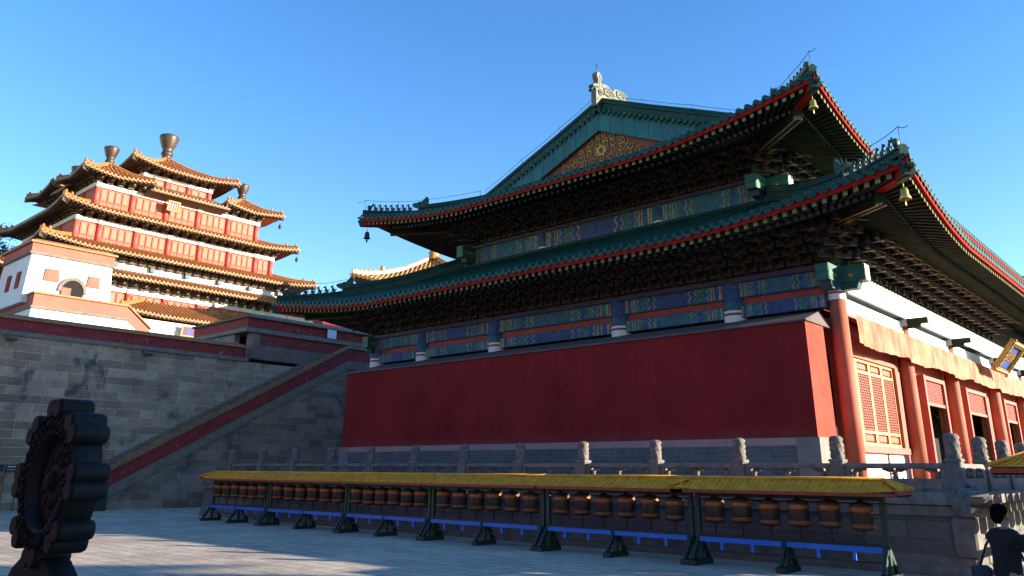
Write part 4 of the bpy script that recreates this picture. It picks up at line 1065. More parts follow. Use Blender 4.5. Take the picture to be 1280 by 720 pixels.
m = MB('bracket_gold'); m.tube([(13.68, 44.94, 0), (13.68, 44.94, 2.15)], .03, 8); m.tube([(14.28, 44.94, 0), (14.28, 44.94, 2.15)], .03, 8); m.build('pole', sg)
sg = thing('information_board', 'dark blank information board beside the lettered direction sign', 'sign', (13.2, 44.9, 0))
m = MB('board_dark'); m.box(12.92, 13.58, 44.84, 44.90, 1.80, 2.12); m.build('board', sg)
m = MB('stone_rail'); m.blob((13.3, 44.836, 1.96), (.1, .01, .08), None, 0, 8, 5); m.build('emblem', sg)
m = MB('bracket_gold'); m.tube([(12.94, 44.94, 0), (12.94, 44.94, 2.15)], .03, 8); m.tube([(13.56, 44.94, 0), (13.56, 44.94, 2.15)], .03, 8); m.build('pole', sg)
fb = thing('floor_stand', 'small dark wooden box stand with white cards at the foot of the stairway', 'stand', (17.1, 42.2, 0))
m = MB('wheel_dark'); m.bbox(16.75, 17.45, 42.0, 42.4, 0, .62, .02); m.build('box', fb)
m = MB('frame_white'); m.box(16.95, 17.35, 41.98, 42.0, .66, .86); m.box(16.98, 17.3, 42.1, 42.12, .9, 1.05); m.build('card', fb)
m = MB('board_dark'); m.box(17.38, 17.43, 42.0, 42.05, .62, 1.1); m.box(16.8, 16.85, 42.0, 42.05, .62, 1.0); m.box(16.86, 17.37, 42.0, 42.05, .62, .66); m.box(16.86, 17.37, 42.0, 42.05, .87, .9); m.build('card_frame', fb)

# =================================================================== great pavilion (tower)
TZ = 8.0; TXC, TYC = 37.0, 87.0
tw = thing('tower_pavilion', 'tall many-storeyed red pavilion with tiers of orange tiled eaves', 'pavilion', (TXC, TYC, TZ))
def tier(name, x0, x1, y0, y1, prof, rise, d, pitch=.42, over=2.2, sides='WS'):
    R_ = Roof(x0, x1, y0, y1, prof, rise, 5.0, .2, d, pitch)
    t_ = MB('tile_orange')
    for s_ in sides: R_.tiles(t_, s_, d, True, 4)
    for s_ in 'WSNE':
        if s_ not in sides: R_.strip(t_, s_, 0, d, 0, 0, 0, 1.)
    r_ = t_.build(name, tw)
    e = MB('eave_dark', 'rafter_end')
    for s_ in 'WSNE':
        R_.strip(e, s_, .06, .06, -.04, -.22, 0, clip=False); R_.strip(e, s_, .06, over+.3, -.2, -.62, 0)
    for s_ in 'WS':
        L = R_.len(s_); n_ = int(L/.42); ax = Vector((0, 1, 0)) if s_ in 'WE' else Vector((1, 0, 0))
        for k in range(n_):
            tt = (k+.5)*L/n_
            if min(tt, L-tt) < .3: continue
            a, c = Vector(R_.pt(s_, tt, .12, -.26)), Vector(R_.pt(s_, tt, min(over, min(tt, L-tt)), -.62)); e.bar(a, c, .15, .14, 0)
    e.build('eave', r_)
    for cx, cy in ((-1, -1), (1, -1), (-1, 1), (1, 1)):
        hd = MB('tile_orange'); R_.hip_ridge(hd, cx, cy, .1, d-.02, .3, .36, 6, .05)
        hd.blob(R_.hip(cx, cy, .3, .46), (.13, .13, .17), None, 0, 6, 5); hd.blob(R_.hip(cx, cy, 1.1, .5), (.15, .15, .2), None, 0, 6, 5)
        hd.build('hip_ridge', r_)
    return R_
def storey(x0, x1, y0, y1, z0, z1, cols, beam=.42, nin=4, ends=True):
    """wall with columns, pale beam and rows of shutters on the south side; west wall plain with columns"""
    m = MB('tower_red'); m.box(x0, x1, y0, y1, z0, z1); wl_ = m.build('wall', tw)
    m = MB('white_beam', 'teal_dark'); zb = z1-beam
    m.box(x0-.12, x1+.12, y0-.22, y0-.02, zb, z1, 0); m.box(x0-.22, x0-.02, y0-.1, y1, zb, z1, 0); m.build('beam', tw)
    e = MB('eave_dark', 'bracket_gold'); n_ = int((x1-x0)/1.05)
    for k in range(n_+1):
        x = x0+(x1-x0)*k/n_
        for q in range(3): e.box(x-.28-.05*q, x+.28+.05*q, y0-.45-.34*q, y0-.02, z1+.02+.26*q, z1+.24+.26*q, 0); 
        e.box(x-.08, x+.08, y0-1.25, y0-.2, z1+.3, z1+.42, 1)
    n_ = int((y1-y0)/1.05)
    for k in range(n_+1):
        y = y0+(y1-y0)*k/n_
        for q in range(3): e.box(x0-.45-.34*q, x0-.02, y-.28-.05*q, y+.28+.05*q, z1+.02+.26*q, z1+.24+.26*q, 0)
    e.build('bracket_band', tw)
    for i, x in enumerate(cols):
        c = MB('tower_column', 'white_beam'); c.lathe((x, y0-.05, z0), [(.27, 0), (.26, zb-z0-.01)], 12, 0); c.box(x-.24, x+.24, y0-.36, y0-.05, zb-.05, z1-.02, 1)
        c.build('column', tw)
    for k in range(1, 5):
        y = y0+(y1-y0)*k/4; c = MB('tower_column'); c.lathe((x0+.05, y, z0), [(.27, 0), (.26, zb-z0-.01)], 10, 0); c.build('column', tw)
    for a, c in zip(cols, cols[1:]):
        w_ = c-a-.54; nn = nin if w_ > 2.2 else max(2, nin//2)
        if w_ < .8: continue
        p = MB('tower_panel', 'tower_insert', 'tower_red')
        hz = zb-z0
        for q in range(nn):
            xa = a+.27+.12+(w_-.2)*q/nn; xb_ = a+.27+.02+(w_-.2)*(q+1)/nn
            p.box(xa, xb_, y0-.10, y0-.005, z0+hz*.30, zb-.14, 0); p.box(xa+.10, xb_-.10, y0-.115, y0-.10, z0+hz*.38, zb-.24, 1)
            p.box(xa, xb_, y0-.06, y0-.005, z0+.12, z0+hz*.26, 2)
        p.build('shutters', tw)
def lin(a, c, n_): return [a+(c-a)*k/n_ for k in range(n_+1)]
# lowest porch
tier('porch_roof', 29.2, 45.0, 74.0, 82.0, [(0, 15.75), (1.6, 16.5), (3.6, 17.5)], .35, 3.6, .40, 1.2)
m = MB('white_paint', 'white_beam'); m.box(29.9, 44.3, 75.0, 77.4, TZ, 14.6, 0); m.box(29.8, 44.4, 74.9, 75.3, 14.601, 15.35, 1); m.build('porch_wall', tw)
# ground storey
cols0 = [27.6]+lin(30.2, 43.8, 5)[0:6]+[46.4]
storey(26.4, 54.0, 78.4, 95.6, TZ, 18.55, [26.5, 28.0, 31.6, 35.2, 38.8, 42.4, 46.0, 49.6, 53.8], .38)
tier('first_roof', 24.0, 56.0, 75.9, 98.1, [(0, 19.35), (1.6, 20.0), (3.0, 20.6)], .45, 3.0, .42, 2.2)
m = MB('white_beam', 'teal_dark'); m.box(25.6, 48.4, 78.2, 95.8, 18.56, 21.3, 0)
for x in lin(26.2, 47.8, 6):
    m.box(x-.22, x+.22, 77.8, 78.2, 20.55, 20.95, 1)
m.build('band_wall', tw)
m = MB('eave_dark', 'bracket_gold'); n_ = 24
for k in range(n_+1):
    x = 25.6+22.8*k/n_
    for q in range(2): m.box(x-.3, x+.3, 77.75-.34*q, 78.19, 20.98+.26*q, 21.2+.26*q, 0)
m.build('bracket_band', tw)
tier('second_roof', 22.3, 51.5, 76.2, 97.8, [(0, 21.65), (1.8, 22.3), (3.75, 23.05)], .55, 3.75, .42, 2.3)
storey(26.25, 47.75, 80., 94., 22.9, 25.25, [26.4, 28.55]+lin(32.1, 42.3, 3)[0:4]+[45.6, 47.6], .40)
tier('third_roof', 24.05, 49.7, 77.6, 96.4, [(0, 25.75), (1.8, 26.35), (3.6, 27.05)], .55, 3.6, .42, 2.3)
storey(28.0, 46.0, 81., 93., 26.9, 29.3, lin(28.1, 45.9, 5), .42)
# fourth tier: straight skirts between four corner roofs with finials
RM = Roof(26.4, 47.6, 79.1, 94.9, [(0, 29.55), (1.9, 30.3), (4.0, 31.25)], .0, 5., .1, 4.0, .42)
t_ = MB('tile_orange'); RM.tiles(t_, 'S', 4.0, True, 4, 6.3, 15.); RM.tiles(t_, 'W', 4.0, True, 4, 6., 10.)
for s_ in 'NE': RM.strip(t_, s_, 0, 4., 0, 0, 0, 1.)
r4 = t_.build('fourth_roof', tw)
e = MB('eave_dark')
e.hexa([(32.6, 79.2, 29.3), (41.3, 79.2, 29.3), (41.3, 81.2, 28.95), (32.6, 81.2, 28.95), (32.6, 79.2, 29.5), (41.3, 79.2, 29.5), (41.3, 81.2, 29.9), (32.6, 81.2, 29.9)])
e.build('eave', r4)
e = MB('eave_dark')
e.hexa([(26.5, 85.9, 29.3), (28.2, 85.9, 28.95), (28.2, 88., 28.95), (26.5, 88., 29.3), (26.5, 85.9, 29.5), (28.2, 85.9, 29.9), (28.2, 88., 29.9), (26.5, 88., 29.5)])
e.build('eave', r4)
def finial(x, y, z, h, name='roof_finial'):
    m = MB('copper_finial', 'gold'); s_ = h/3.3
    m.lathe((x, y, z), [(.62*s_, 0), (.66*s_, .12*s_), (.52*s_, .3*s_), (.46*s_, .55*s_), (.62*s_, .72*s_), (.66*s_, .95*s_), (.55*s_, 1.15*s_), (.48*s_, 1.25*s_), (.62*s_, 1.55*s_), (.85*s_, 2.1*s_), (1.02*s_, 2.7*s_), (1.06*s_, 2.95*s_), (.98*s_, 3.05*s_), (.6*s_, 3.25*s_), (0, 3.3*s_)], 22, 0)
    return m.build(name, tw)
for cx, cy in ((-1, -1), (1, -1), (-1, 1), (1, 1)):
    ax0 = 25.75 if cx < 0 else 40.9; ay0 = 79.0 if cy < 0 else 87.7
    tier('corner_roof', ax0, ax0+7.3, ay0, ay0+7.3, [(0, 29.8), (1.6, 30.5), (3.65, 32.0)], .5, 3.65, .42, 2.1)
    finial(ax0+3.65, ay0+3.65, 31.75, 2.35)
storey(33.2, 40.8, 83., 91., 30.6, 32.35, lin(33.3, 40.7, 3), .36, 0)
tier('top_roof', 30.85, 43.15, 80.7, 93.3, [(0, 32.75), (2.2, 33.55), (4.4, 34.7), (6.15, 36.0)], .6, 6.15, .42, 2.3)
finial(37., 87., 35.8, 3.4)
def hang_plaque(nm, lb, x0, x1, y, z0, z1, tilt):
    t_ = thing(nm, lb, 'plaque', ((x0+x1)/2, y, z0))
    f_ = lambda p, q, h: (p, y-tilt*(q-z0)-h, q)
    m = MB('plaque_blue'); m.prism([(x0, z0), (x1, z0), (x1, z1), (x0, z1)], f_, 0, .08); m.build('board', t_)
    m = MB('gold')
    for a, c, q0, q1 in ((x0-.14, x1+.14, z0-.14, z0), (x0-.14, x1+.14, z1, z1+.14), (x0-.14, x0, z0, z1), (x1, x1+.14, z0, z1)): m.prism([(a, q0), (c, q0), (c, q1), (a, q1)], f_, -.03, .16)
    m.build('frame', t_)
    m = MB('plaque_red' if x1-x0 > 2 else 'gold')
    n_ = 4
    for k in range(n_):
        xc = x0+(x1-x0)*(k+.5)/n_; w_ = (x1-x0)/n_*.32
        for q in (.2, .45, .7): m.prism([(xc-w_, z0+(z1-z0)*q), (xc+w_, z0+(z1-z0)*q), (xc+w_, z0+(z1-z0)*(q+.1)), (xc-w_, z0+(z1-z0)*(q+.1))], f_, .08, .10)
        m.prism([(xc-.05, z0+(z1-z0)*.12), (xc+.05, z0+(z1-z0)*.12), (xc+.05, z0+(z1-z0)*.88), (xc-.05, z0+(z1-z0)*.88)], f_, .08, .105)
    m.build('lettering', t_)
hang_plaque('tower_plaque', 'wide blue plaque with gilt frame under the lowest orange porch eave', 35.6, 38.7, 74.6, 14.25, 15.0, .25)
hang_plaque('tower_plaque', 'small blue plaque with gilt frame hung high on the tower below its corner roofs', 34.95, 36.0, 80.1, 28.05, 28.8, .3)
for q, lb in (((49.55, 77.75, 25.5), 'tiny wind bell at the right corner of the tower tier above the white band'), ((47.9, 79.3, 29.4), 'tiny wind bell at the right corner roof near the tower top')):
    m = MB('wire'); bell(m, q, 1.5); tag(m.build('wind_bell'), lb, 'wind bell', 'wind bells under the eaves')

# =================================================================== white terrace pavilion
wp = thing('white_pavilion', 'white flat-roofed blockhouse with red band, arched door and trapezoid windows', 'pavilion', (20.7, 65, TZ))
m = MB('white_paint'); f0 = (17.75, 23.75, 61.85, 68.2); f1 = (17.95, 23.55, 62.05, 68.0)
def batter(m, a, c, z0, z1, mi=0): m.hexa([(a[0], a[2], z0), (a[1], a[2], z0), (a[1], a[3], z0), (a[0], a[3], z0), (c[0], c[2], z1), (c[1], c[2], z1), (c[1], c[3], z1), (c[0], c[3], z1)], mi)
batter(m, f0, f1, 13.0, 16.55); bw = m.build('wall', wp)
m = MB('cap_stone', 'tower_red', 'tile_orange')
m.box(17.78, 23.72, 61.9, 68.2, 16.552, 16.72, 0); m.box(17.88, 23.62, 62.0, 68.1, 16.722, 17.38, 1); m.box(17.72, 23.78, 61.82, 68.25, 17.382, 17.52, 2)
m.hexa([(17.75, 61.85, 17.521), (23.75, 61.85, 17.521), (23.75, 68.2, 17.521), (17.75, 68.2, 17.521), (18.2, 62.3, 17.75), (23.3, 62.3, 17.75), (23.3, 67.8, 17.75), (18.2, 67.8, 17.75)], 2)
m.build('parapet', wp)
def trap(x, z, w_, h_):
    m = MB('tower_red', 'tower_panel'); y = 61.9
    m.prism([(x-w_*.56, z), (x+w_*.56, z), (x+w_*.44, z+h_), (x-w_*.44, z+h_)], lambda p, q, h: (p, y-h, q), -.12, .05, 0)
    m.prism([(x-w_*.4, z+.1), (x+w_*.4, z+.1), (x+w_*.33, z+h_-.1), (x-w_*.33, z+h_-.1)], lambda p, q, h: (p, y-h, q), .051, .075, 1); m.build('window', wp)
trap(19.45, 14.75, .95, .9); trap(22.35, 14.75, .85, .85)
m = MB('cap_stone', 'dark_inside', 'tower_panel'); y = 61.86; xc, zc = 20.95, 14.15
arc = [(xc-.78, 13.0)]+[(xc-.78*math.cos(k*math.pi/12), zc+.9*math.sin(k*math.pi/12)) for k in range(13)]+[(xc+.78, 13.0)]
m.prism(arc, lambda p, q, h: (p, y-h, q), -.2, .04, 1)
out = [(xc-1.0*math.cos(k*math.pi/12), zc+1.14*math.sin(k*math.pi/12)) for k in range(13)]
for a, c, e, g in zip(arc[1:-1], arc[2:-1], out, out[1:]):
    m.prism([a, c, g, e], lambda p, q, h: (p, y-h, q), -.1, .1, 0)
m.box(xc-.72, xc-.1, y-.06, y-.042, 13.0, 14.45, 2); m.build('arched_door', wp)
for yy in (63.6, 65.6):
    m = MB('door_red'); m.prism([(yy-.42, 14.2), (yy+.42, 14.2), (yy+.34, 15.4), (yy-.34, 15.4)], lambda p, q, h: (17.82-h, p, q), -.1, .04); m.build('window', wp)
wb = thing('stepped_terrace', 'white and red stepped terrace carrying the white blockhouse', 'terrace', (20, 62, TZ))
m = MB('white_paint'); batter(m, (17.9, 24.7, 60.3, 74), (18.1, 24.5, 60.5, 74), TZ, 12.45); m.build('wall', wb)
m = MB('tower_red', 'cap_stone', 'cap_ochre')
m.box(18.15, 24.45, 60.55, 74, 12.62, 13.5, 0); m.box(18.0, 24.6, 60.35, 74, 12.452, 12.618, 1); m.box(18.05, 24.6, 60.4, 74, 13.502, 13.64, 2)
f_ = lambda p, q, h: (p, h, q)
m.prism([(24.46, 12.62), (26.4, 11.1), (26.4, 12.0), (24.46, 13.5)], f_, 60.56, 61.0, 0); m.prism([(24.6, 13.502), (26.5, 12.05), (26.5, 12.17), (24.6, 13.64)], f_, 60.45, 61.1, 2)
m.build('parapet', wb)
m = MB('white_paint'); m.prism([(24.45, TZ), (26.4, TZ), (26.4, 11.09), (24.46, 12.6)], f_, 60.6, 61.0); m.build('stair_wall', wb)
# building and tree behind, on the left
sb = thing('side_shrine', 'dark red side shrine with orange eaves partly cut off at the left edge', 'shrine', (16.5, 76, TZ))
m = MB('tower_red'); m.box(12, 18.6, 73, 80, TZ, 17.2); m.build('wall', sb)
Rs = Roof(9, 20.0, 71.6, 81.4, [(0, 17.5), (2, 18.4), (4.6, 20.2)], .5, 4, .2, 4.6, .42)
m = MB('tile_orange')
for s_ in 'SE': Rs.tiles(m, s_, 4.6, True, 4)
for s_ in 'WN': Rs.strip(m, s_, 0, 4.6, 0, 0, 0, 1.)
rf = m.build('roof', sb)
m = MB('eave_dark')
for s_ in 'SEWN': Rs.strip(m, s_, .06, 1.6, -.1, -.6, 0)
m.build('eave', rf)
def pine(name, lb, base, h, rc, nclump, leafs, seed, zlo=.35):
    rd = random.Random(seed); t_ = thing(name, lb, 'tree', base, None); bx, by, bz = base
    m = MB('bark'); top = (bx+rd.uniform(-.4, .4), by+rd.uniform(-.4, .4), bz+h)
    m.tube([base, (bx+.2, by-.1, bz+h*.35), (bx-.1, by+.2, bz+h*.7), top], [.32*h/11, .26*h/11, .16*h/11, .03], 9); cl = []
    for k in range(nclump):
        q = zlo+(1-zlo)*k/(nclump-1); z = bz+h*q; an = k*2.4+rd.uniform(-.3, .3); r = rc*(1-.55*q)*rd.uniform(.55, 1.05)
        p1 = (bx+r*math.cos(an), by+r*math.sin(an), z+rd.uniform(-.1, .5)); cl.append(p1)
        m.tube([(bx, by, z-.5), ((bx+p1[0])/2, (by+p1[1])/2, z-.1), p1], [.09, .06, .02], 6)
    m.build('trunk', t_); m = MB('pine_leaf')
    for c in cl:
        for _ in range(leafs):
            d_ = Vector((rd.gauss(0, 1), rd.gauss(0, 1), rd.gauss(0, .45)))*.42*rc/3
            p_ = Vector(c)+d_; a = Vector((rd.gauss(0, 1), rd.gauss(0, 1), rd.gauss(.3, .7))).normalized(); b_ = a.cross(Vector((rd.gauss(0, 1), rd.gauss(0, 1), rd.gauss(0, 1)))).normalized()
            L = rd.uniform(.2, .42); m.face([p_-b_*.05, p_+b_*.05, p_+b_*.04+a*L, p_-b_*.04+a*L])
    m.build('crown', t_)
pine('pine_tree', 'dark pine tree behind the tower eaves at the left edge', (24.6, 101., TZ), 19.8, 5.0, 36, 190, 5, .45)
# gate hall south of the courtyard (its shadow falls across the foreground)
gh = thing('gate_hall', 'red gate hall with a green gabled roof on the south side of the courtyard', 'hall', (20, -23, 0))
m = MB('wall_red', 'column_red'); m.box(6, 31.8, -26.5, -19.5, 0, 6.6, 0)
for k in range(7): m.lathe((6.6+k*4.15, -19.2, 0), [(.3, 0), (.28, 6.5)], 10, 1)
m.build('wall', gh)
m = MB('tile_green')
for sg in (-1, 1):
    m.grid([[(x, -23+sg*w_, 10.1-w_*.62+.02*w_*w_) for w_ in (0, 1.2, 2.4, 3.6, 4.8)] for x in (5, 32.2)], 0, False)
m.sweep([Vector((x, -23, 9.95)) for x in (5, 18, 32.2)], .4, .5)
m.build('roof', gh)
m = MB('wall_red'); m.prism([(-26.5, 6.6), (-19.5, 6.6), (-23, 9.9)], lambda p, q, h: (h, p, q), 31.4, 31.8); m.prism([(-26.5, 6.6), (-19.5, 6.6), (-23, 9.9)], lambda p, q, h: (h, p, q), 6, 6.4); m.build('gable', gh)
# hall added out of view behind the camera to screen low western sky light
wh = thing('west_sky_screen', 'added unseen hall west of the courtyard, screening the low sky', 'hall', (-24, 18, 0))
m = MB('wall_red', 'column_red', 'dark_inside'); m.box(-31, -17, -12, 50, 0, 9.5, 0)
for k in range(16): m.lathe((-16.6, -11+k*4., 0), [(.3, 0), (.28, 9.4)], 10, 1)
m.build('wall', wh)
Rw = Roof(-35, -13, -16, 54, [(0, 9.6), (4, 11.4), (8, 14.), (11, 16.8)], .8, 6, .3, 11, .5)
m = MB('tile_green')
for s_ in 'EWSN': Rw.tiles(m, s_, 11, False, 5)
rw_ = m.build('roof', wh); m = MB('soffit')
for s_ in 'EWSN': Rw.strip(m, s_, .1, 4.5, -.2, -.5)
m.build('eave', rw_)
# yellow-tiled pavilion behind the hall
ya = rad(40); yp = thing('side_pavilion', 'yellow-tiled pavilion roof rising behind the green hall roof', 'pavilion', (0, 0, 0))
Ry = Roof(-7.2, 7.2, -7.2, 7.2, [(0, 19.5), (2, 20.4), (4.6, 21.9), (7.2, 23.9)], 1.0, 6, .3, 7.2, .42)
m = MB('tile_yellow_old')
for s_ in 'SW': Ry.tiles(m, s_, 7.2, True, 6)
for s_ in 'EN': Ry.strip(m, s_, 0, 7.2, 0, 0, 0, 1.)
ryo = m.build('roof', yp)
m = MB('eave_dark')
for s_ in 'SWEN': Ry.strip(m, s_, .06, .06, -.03, -.25, 0, clip=False); Ry.strip(m, s_, .06, 2.4, -.2, -.75, 0)
for s_ in 'SW':
    for k in range(46):
        tt = (k+.5)*14.4/46; v_ = min(tt, 14.4-tt)
        if v_ > .4: m.bar(Ry.pt(s_, tt, .12, -.28), Ry.pt(s_, tt, min(2.2, v_), -.72), .14, .14, 0)
m.build('eave', ryo)
for cx in (-1, 1):
    for cy in (-1, 1):
        m = MB('tile_yellow_old'); Ry.hip_ridge(m, cx, cy, .1, 7.0, .3, .45, 8)
        for k in range(5): m.blob(Ry.hip(cx, cy, .4+.38*k, .5), (.1, .1, .22), None, 0, 6, 5)
        m.blob(Ry.hip(cx, cy, 2.6, .6), (.25, .25, .4), None, 0, 6, 5); m.build('hip_ridge', ryo)
m = MB('tile_yellow_old'); m.lathe((0, 0, 23.7), [(.7, 0), (.7, .3), (.45, .4), (.6, .8), (.3, 1.2), (0, 1.4)], 12); m.build('roof_finial', ryo)
m = MB('eave_dark', 'tower_red'); m.box(-5, 5, -5, 5, 8.05, 18.3, 1); m.box(-5.3, 5.3, -5.3, 5.3, 18.3, 19.6, 0); m.build('wall', yp)
YPX, YPY = 56.5, 62.0
yp.location = (YPX, YPY, 0); yp.rotation_euler = (0, 0, ya)

# =================================================================== bronze dharma wheel on its pedestal
dw = thing('dharma_wheel', 'dark bronze eight-lobed wheel sculpture on a scrolled pedestal at the left edge', 'sculpture', (3.1, 8.42, 0))
DX0, DX1, DY, DZ = 2.9, 3.16, 8.42, 1.88
def ring(r, k, n_): a = 2*math.pi*k/n_; return (r*math.sin(a), r*math.cos(a))
def out_r(a):
    return .62
m = MB('bronze_smooth', 'bronze')
n_ = 48; fr = lambda p, q, h: (h, DY+p, DZ+q)
outer = [ring(.62, k, n_) for k in range(n_)]; inner = [ring(.44, k, n_) for k in range(n_)]
for k in range(n_):
    j = (k+1) % n_
    m.face([fr(*outer[k], DX0), fr(*outer[j], DX0), fr(*inner[j], DX0), fr(*inner[k], DX0)], 1, None, False)
    m.face([fr(*outer[k], DX1), fr(*inner[k], DX1), fr(*inner[j], DX1), fr(*outer[j], DX1)], 1)
    m.face([fr(*outer[k], DX0), fr(*outer[k], DX1), fr(*outer[j], DX1), fr(*outer[j], DX0)], 0, None, True)
    m.face([fr(*inner[k], DX0), fr(*inner[j], DX0), fr(*inner[j], DX1), fr(*inner[k], DX1)], 0, None, True)
m.build('rim', dw)
for k in range(8):
    a = 2*math.pi*k/8
    m = MB('bronze_smooth', 'bronze')
    for da, rr_, rad_ in ((-.115, .66, .092), (.115, .66, .092)):
        cy_, cz_ = rr_*math.sin(a+da), rr_*math.cos(a+da)
        e = 0 if da else .001
        pts = [ring(rad_, q, 18) for q in range(18)]
        bev = [ring(rad_*.86, q, 18) for q in range(18)]
        f0 = [fr(cy_+p, cz_+q, DX0-.03+e) for p, q in bev]; f1 = [fr(cy_+p, cz_+q, DX0+.0+e) for p, q in pts]
        f2 = [fr(cy_+p, cz_+q, DX1+.0-e) for p, q in pts]; f3 = [fr(cy_+p, cz_+q, DX1+.03-e) for p, q in bev]
        m.face(f0, 1); m.face(f3, 1)
        for A, B, mi in ((f0, f1, 1), (f1, f2, 0), (f2, f3, 0)): m.idx(A+B, [(q, (q+1) % 18, 18+(q+1) % 18, 18+q) for q in range(18)], mi, True)
    m.build('lobe', dw)
m = MB('bronze')
for q in range(36):
    a = 2*math.pi*q/36; m.blob((DX0-.002, DY+.53*math.sin(a), DZ+.53*math.cos(a)), (.028, .04+.012*math.sin(q*2.1), .04+.012*math.cos(q*1.3)), None, 0, 8, 6)
    a2 = a+.09; m.tube([(DX0-.005, DY+.46*math.sin(a2), DZ+.46*math.cos(a2)), (DX0-.018, DY+.52*math.sin(a2+.1), DZ+.52*math.cos(a2+.1)), (DX0-.005, DY+.60*math.sin(a2), DZ+.61*math.cos(a2))], .013, 5)
m.build('rim_relief', dw)
m = MB('bronze', 'bronze_smooth')
dsc = [(.0, 2.96), (.12, 2.97), (.2, 3.0), (.34, 3.0), (.43, 3.02), (.435, 3.12), (0, 3.14)]
P = [[(x, DY+r*math.sin(2*math.pi*k/32), DZ+r*math.cos(2*math.pi*k/32)) for k in range(33)] for r, x in dsc]
m.grid(P, 0, True)
for q in range(10):
    a = 2*math.pi*q/10; m.blob((3.0, DY+.2*math.sin(a), DZ+.2*math.cos(a)), (.04, .06, .06), None, 0, 8, 6)
m.blob((2.97, DY, DZ), (.06, .1, .1), None, 0, 10, 7)
for q in range(8):
    a = 2*math.pi*q/8+.39; m.bar((3.07, DY+.3*math.sin(a), DZ+.3*math.cos(a)), (3.07, DY+.46*math.sin(a), DZ+.46*math.cos(a)), .08, .08, 1)
m.build('hub_disc', dw)
m = MB('bronze_smooth', 'bronze')
arch = [(-.74, .55), (-.70, .80), (-.61, .97), (-.48, 1.10), (-.30, 1.20), (-.12, 1.24), (.12, 1.24), (.30, 1.20), (.48, 1.10), (.61, .97), (.70, .80), (.74, .55)]
m.prism(arch, lambda p, q, h: (h, DY+p, q), DX0+.02, DX1-.02, 1, 0)
m.prism([(p*.72, .55+(q-.55)*.72) for p, q in arch], lambda p, q, h: (h, DY+p, q), DX0-.03, DX0+.019, 1)
m.build('pedestal_arch', dw)
m = MB('bronze_smooth'); m.bbox(DX0-.12, DX1+.12, DY-.82, DY+.82, .30, .549, .04); m.bbox(DX0-.2, DX1+.2, DY-.9, DY+.9, 0, .299, .04); m.build('pedestal_base', dw)

# =================================================================== visitor
PX, PY = 11.3, 2.36
pe = thing('person', 'person in a dark jacket and light trousers reaching out to a prayer wheel', 'person', (PX, PY, 0))
def skin_mesh(name, joints, edges, mat, root=0, sub=2, parent=None):
    me = bpy.data.meshes.new(name); me.from_pydata([Vector(j[:3]) for j in joints], edges, [])
    o = bpy.data.objects.new(name, me); COL.objects.link(o); me.materials.append(MATS[mat])
    sk = o.modifiers.new('skin', 'SKIN'); sk.use_smooth_shade = True
    for v, j in zip(me.skin_vertices[0].data, joints):
        v.radius = (j[3], j[4] if len(j) > 4 else j[3]); v.use_root = False
    me.skin_vertices[0].data[root].use_root = True
    ss = o.modifiers.new('sub', 'SUBSURF'); ss.levels = sub; ss.render_levels = sub
    bpy.context.view_layer.update()
    m2 = bpy.data.meshes.new_from_object(o.evaluated_get(bpy.context.evaluated_depsgraph_get())); bpy.data.objects.remove(o)
    o = bpy.data.objects.new(name, m2); COL.objects.link(o)
    if not m2.materials: m2.materials.append(MATS[mat])
    for f in m2.polygons: f.use_smooth = True
    o.parent = parent; return o
# local frame: +x faces the rack (away to the right), +y is the figure's left side
J = [(0, 0, .93, .125, .15), (0, 0, 1.08, .115, .145), (.01, 0, 1.28, .12, .165), (.02, 0, 1.40, .09, .14), (.03, 0, 1.47, .055), (.045, 0, 1.56, .075), (.06, 0, 1.66, .075),
     (.0, .10, .86, .10), (.03, .11, .49, .062), (-.03, .11, .09, .042), (.10, .12, .04, .04),
     (.0, -.10, .86, .10), (-.06, -.11, .49, .062), (-.16, -.11, .09, .042), (-.03, -.12, .04, .04),
     (.03, .20, 1.38, .062), (.16, .25, 1.16, .047), (.40, .20, 1.20, .036),
     (.03, -.20, 1.38, .062), (.20, -.26, 1.18, .047), (.46, -.20, 1.27, .036)]
E_ = [(0, 1), (1, 2), (2, 3), (3, 4), (4, 5), (5, 6), (0, 7), (7, 8), (8, 9), (9, 10), (0, 11), (11, 12), (12, 13), (13, 14), (3, 15), (15, 16), (16, 17), (3, 18), (18, 19), (19, 20)]
body = skin_mesh('body', J, E_, 'skin', 0, 2, pe)
jk = skin_mesh('jacket', [(0, 0, .82, .165, .20), (0, 0, 1.02, .15, .185), (.01, 0, 1.26, .155, .20), (.02, 0, 1.39, .11, .165), (.03, 0, 1.47, .075), (.03, .215, 1.38, .088), (.16, .26, 1.16, .07), (.35, .21, 1.19, .055), (.03, -.215, 1.38, .088), (.20, -.27, 1.18, .07), (.41, -.215, 1.255, .055)],
               [(0, 1), (1, 2), (2, 3), (3, 4), (3, 5), (5, 6), (6, 7), (3, 8), (8, 9), (9, 10)], 'jacket', 0, 2, pe)
skin_mesh('trousers', [(0, 0, .92, .15, .17), (.0, .10, .84, .118), (.03, .11, .49, .085), (-.03, .11, .11, .072), (.0, -.10, .84, .118), (-.06, -.11, .49, .085), (-.16, -.11, .11, .072)], [(0, 1), (1, 2), (2, 3), (0, 4), (4, 5), (5, 6)], 'trousers', 0, 2, pe)
m = MB('hair'); m.blob((.018, 0, 1.668), (.092, .082, .088), None, 0, 16, 12); m.blob((-.025, 0, 1.61), (.078, .08, .10), None, 0, 14, 10)
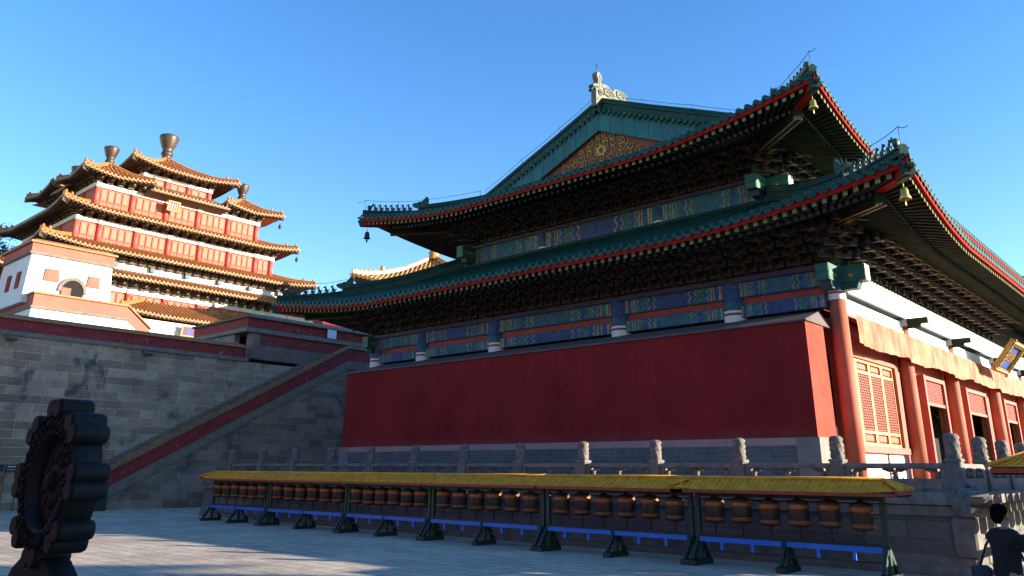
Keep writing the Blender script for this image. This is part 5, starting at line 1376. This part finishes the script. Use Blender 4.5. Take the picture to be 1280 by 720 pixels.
for k_ in range(60):
    a_ = k_*2.4; e_ = .3+.9*(k_/60); q_ = Vector((.01+.098*math.cos(a_)*math.cos(e_), .088*math.sin(a_)*math.cos(e_), 1.655+.10*math.sin(e_))); m.tube([q_, q_+Vector((-.02, .012*math.sin(a_), -.035))], [.010, .003], 5); o = m.build('hair', None); o.parent = pe
m = MB('skin')
for h in (-1, 1): m.blob((.045, .088*h, 1.60), (.022, .012, .035), None, 0, 8, 6)
m.blob((.142, 0, 1.595), (.018, .016, .03), None, 0, 8, 6); m.blob((.12, 0, 1.545), (.02, .03, .014), None, 0, 8, 6); o = m.build('face', None); o.parent = pe
def hand(px, py, pz, sg):
    m = MB('skin'); m.blob((px+.045, py, pz), (.05, .022, .042), None, 0, 10, 7)
    for k, (dz, L) in enumerate(((.03, .075), (.010, .085), (-.010, .08), (-.03, .062))):
        a = Vector((px+.08, py, pz+dz)); m.tube([a, a+Vector((L*.45, -sg*.008, .0)), a+Vector((L*.8, -sg*.03, -.004)), a+Vector((L*.9, -sg*.052, -.006))], [.0095, .009, .008, .006], 7)
    a = Vector((px+.03, py-sg*.01, pz+.035)); m.tube([a, a+Vector((.03, -sg*.02, .025)), a+Vector((.06, -sg*.035, .03))], [.012, .010, .007], 7)
    o = m.build('hand', None); o.parent = pe
hand(.40, .20, 1.20, 1); hand(.46, -.20, 1.27, -1)
m = MB('shoe')
for x, y in ((.03, .11), (-.10, -.11)): m.blob((x+.04, y, .045), (.14, .05, .05), None, 0, 10, 7); m.box(x-.08, x+.15, y-.042, y+.042, 0, .03)
o = m.build('shoes', None); o.parent = pe
m = MB('bag'); m.bbox(-.30, -.10, .12, .30, .82, 1.02, .03); m.tube([(-.2, .22, 1.02), (-.1, .2, 1.25), (0, .12, 1.44), (.08, -.05, 1.36), (.1, -.19, 1.1)], .016, 6); o = m.build('shoulder_bag'); o.parent = None
tag(o, 'small dark shoulder bag slung on the person in the dark jacket', 'bag')
for q_ in (pe, o): q_.rotation_euler = (0, 0, rad(-42)); q_.scale = (.95, .95, .95)
o.location = (PX, PY, 0)
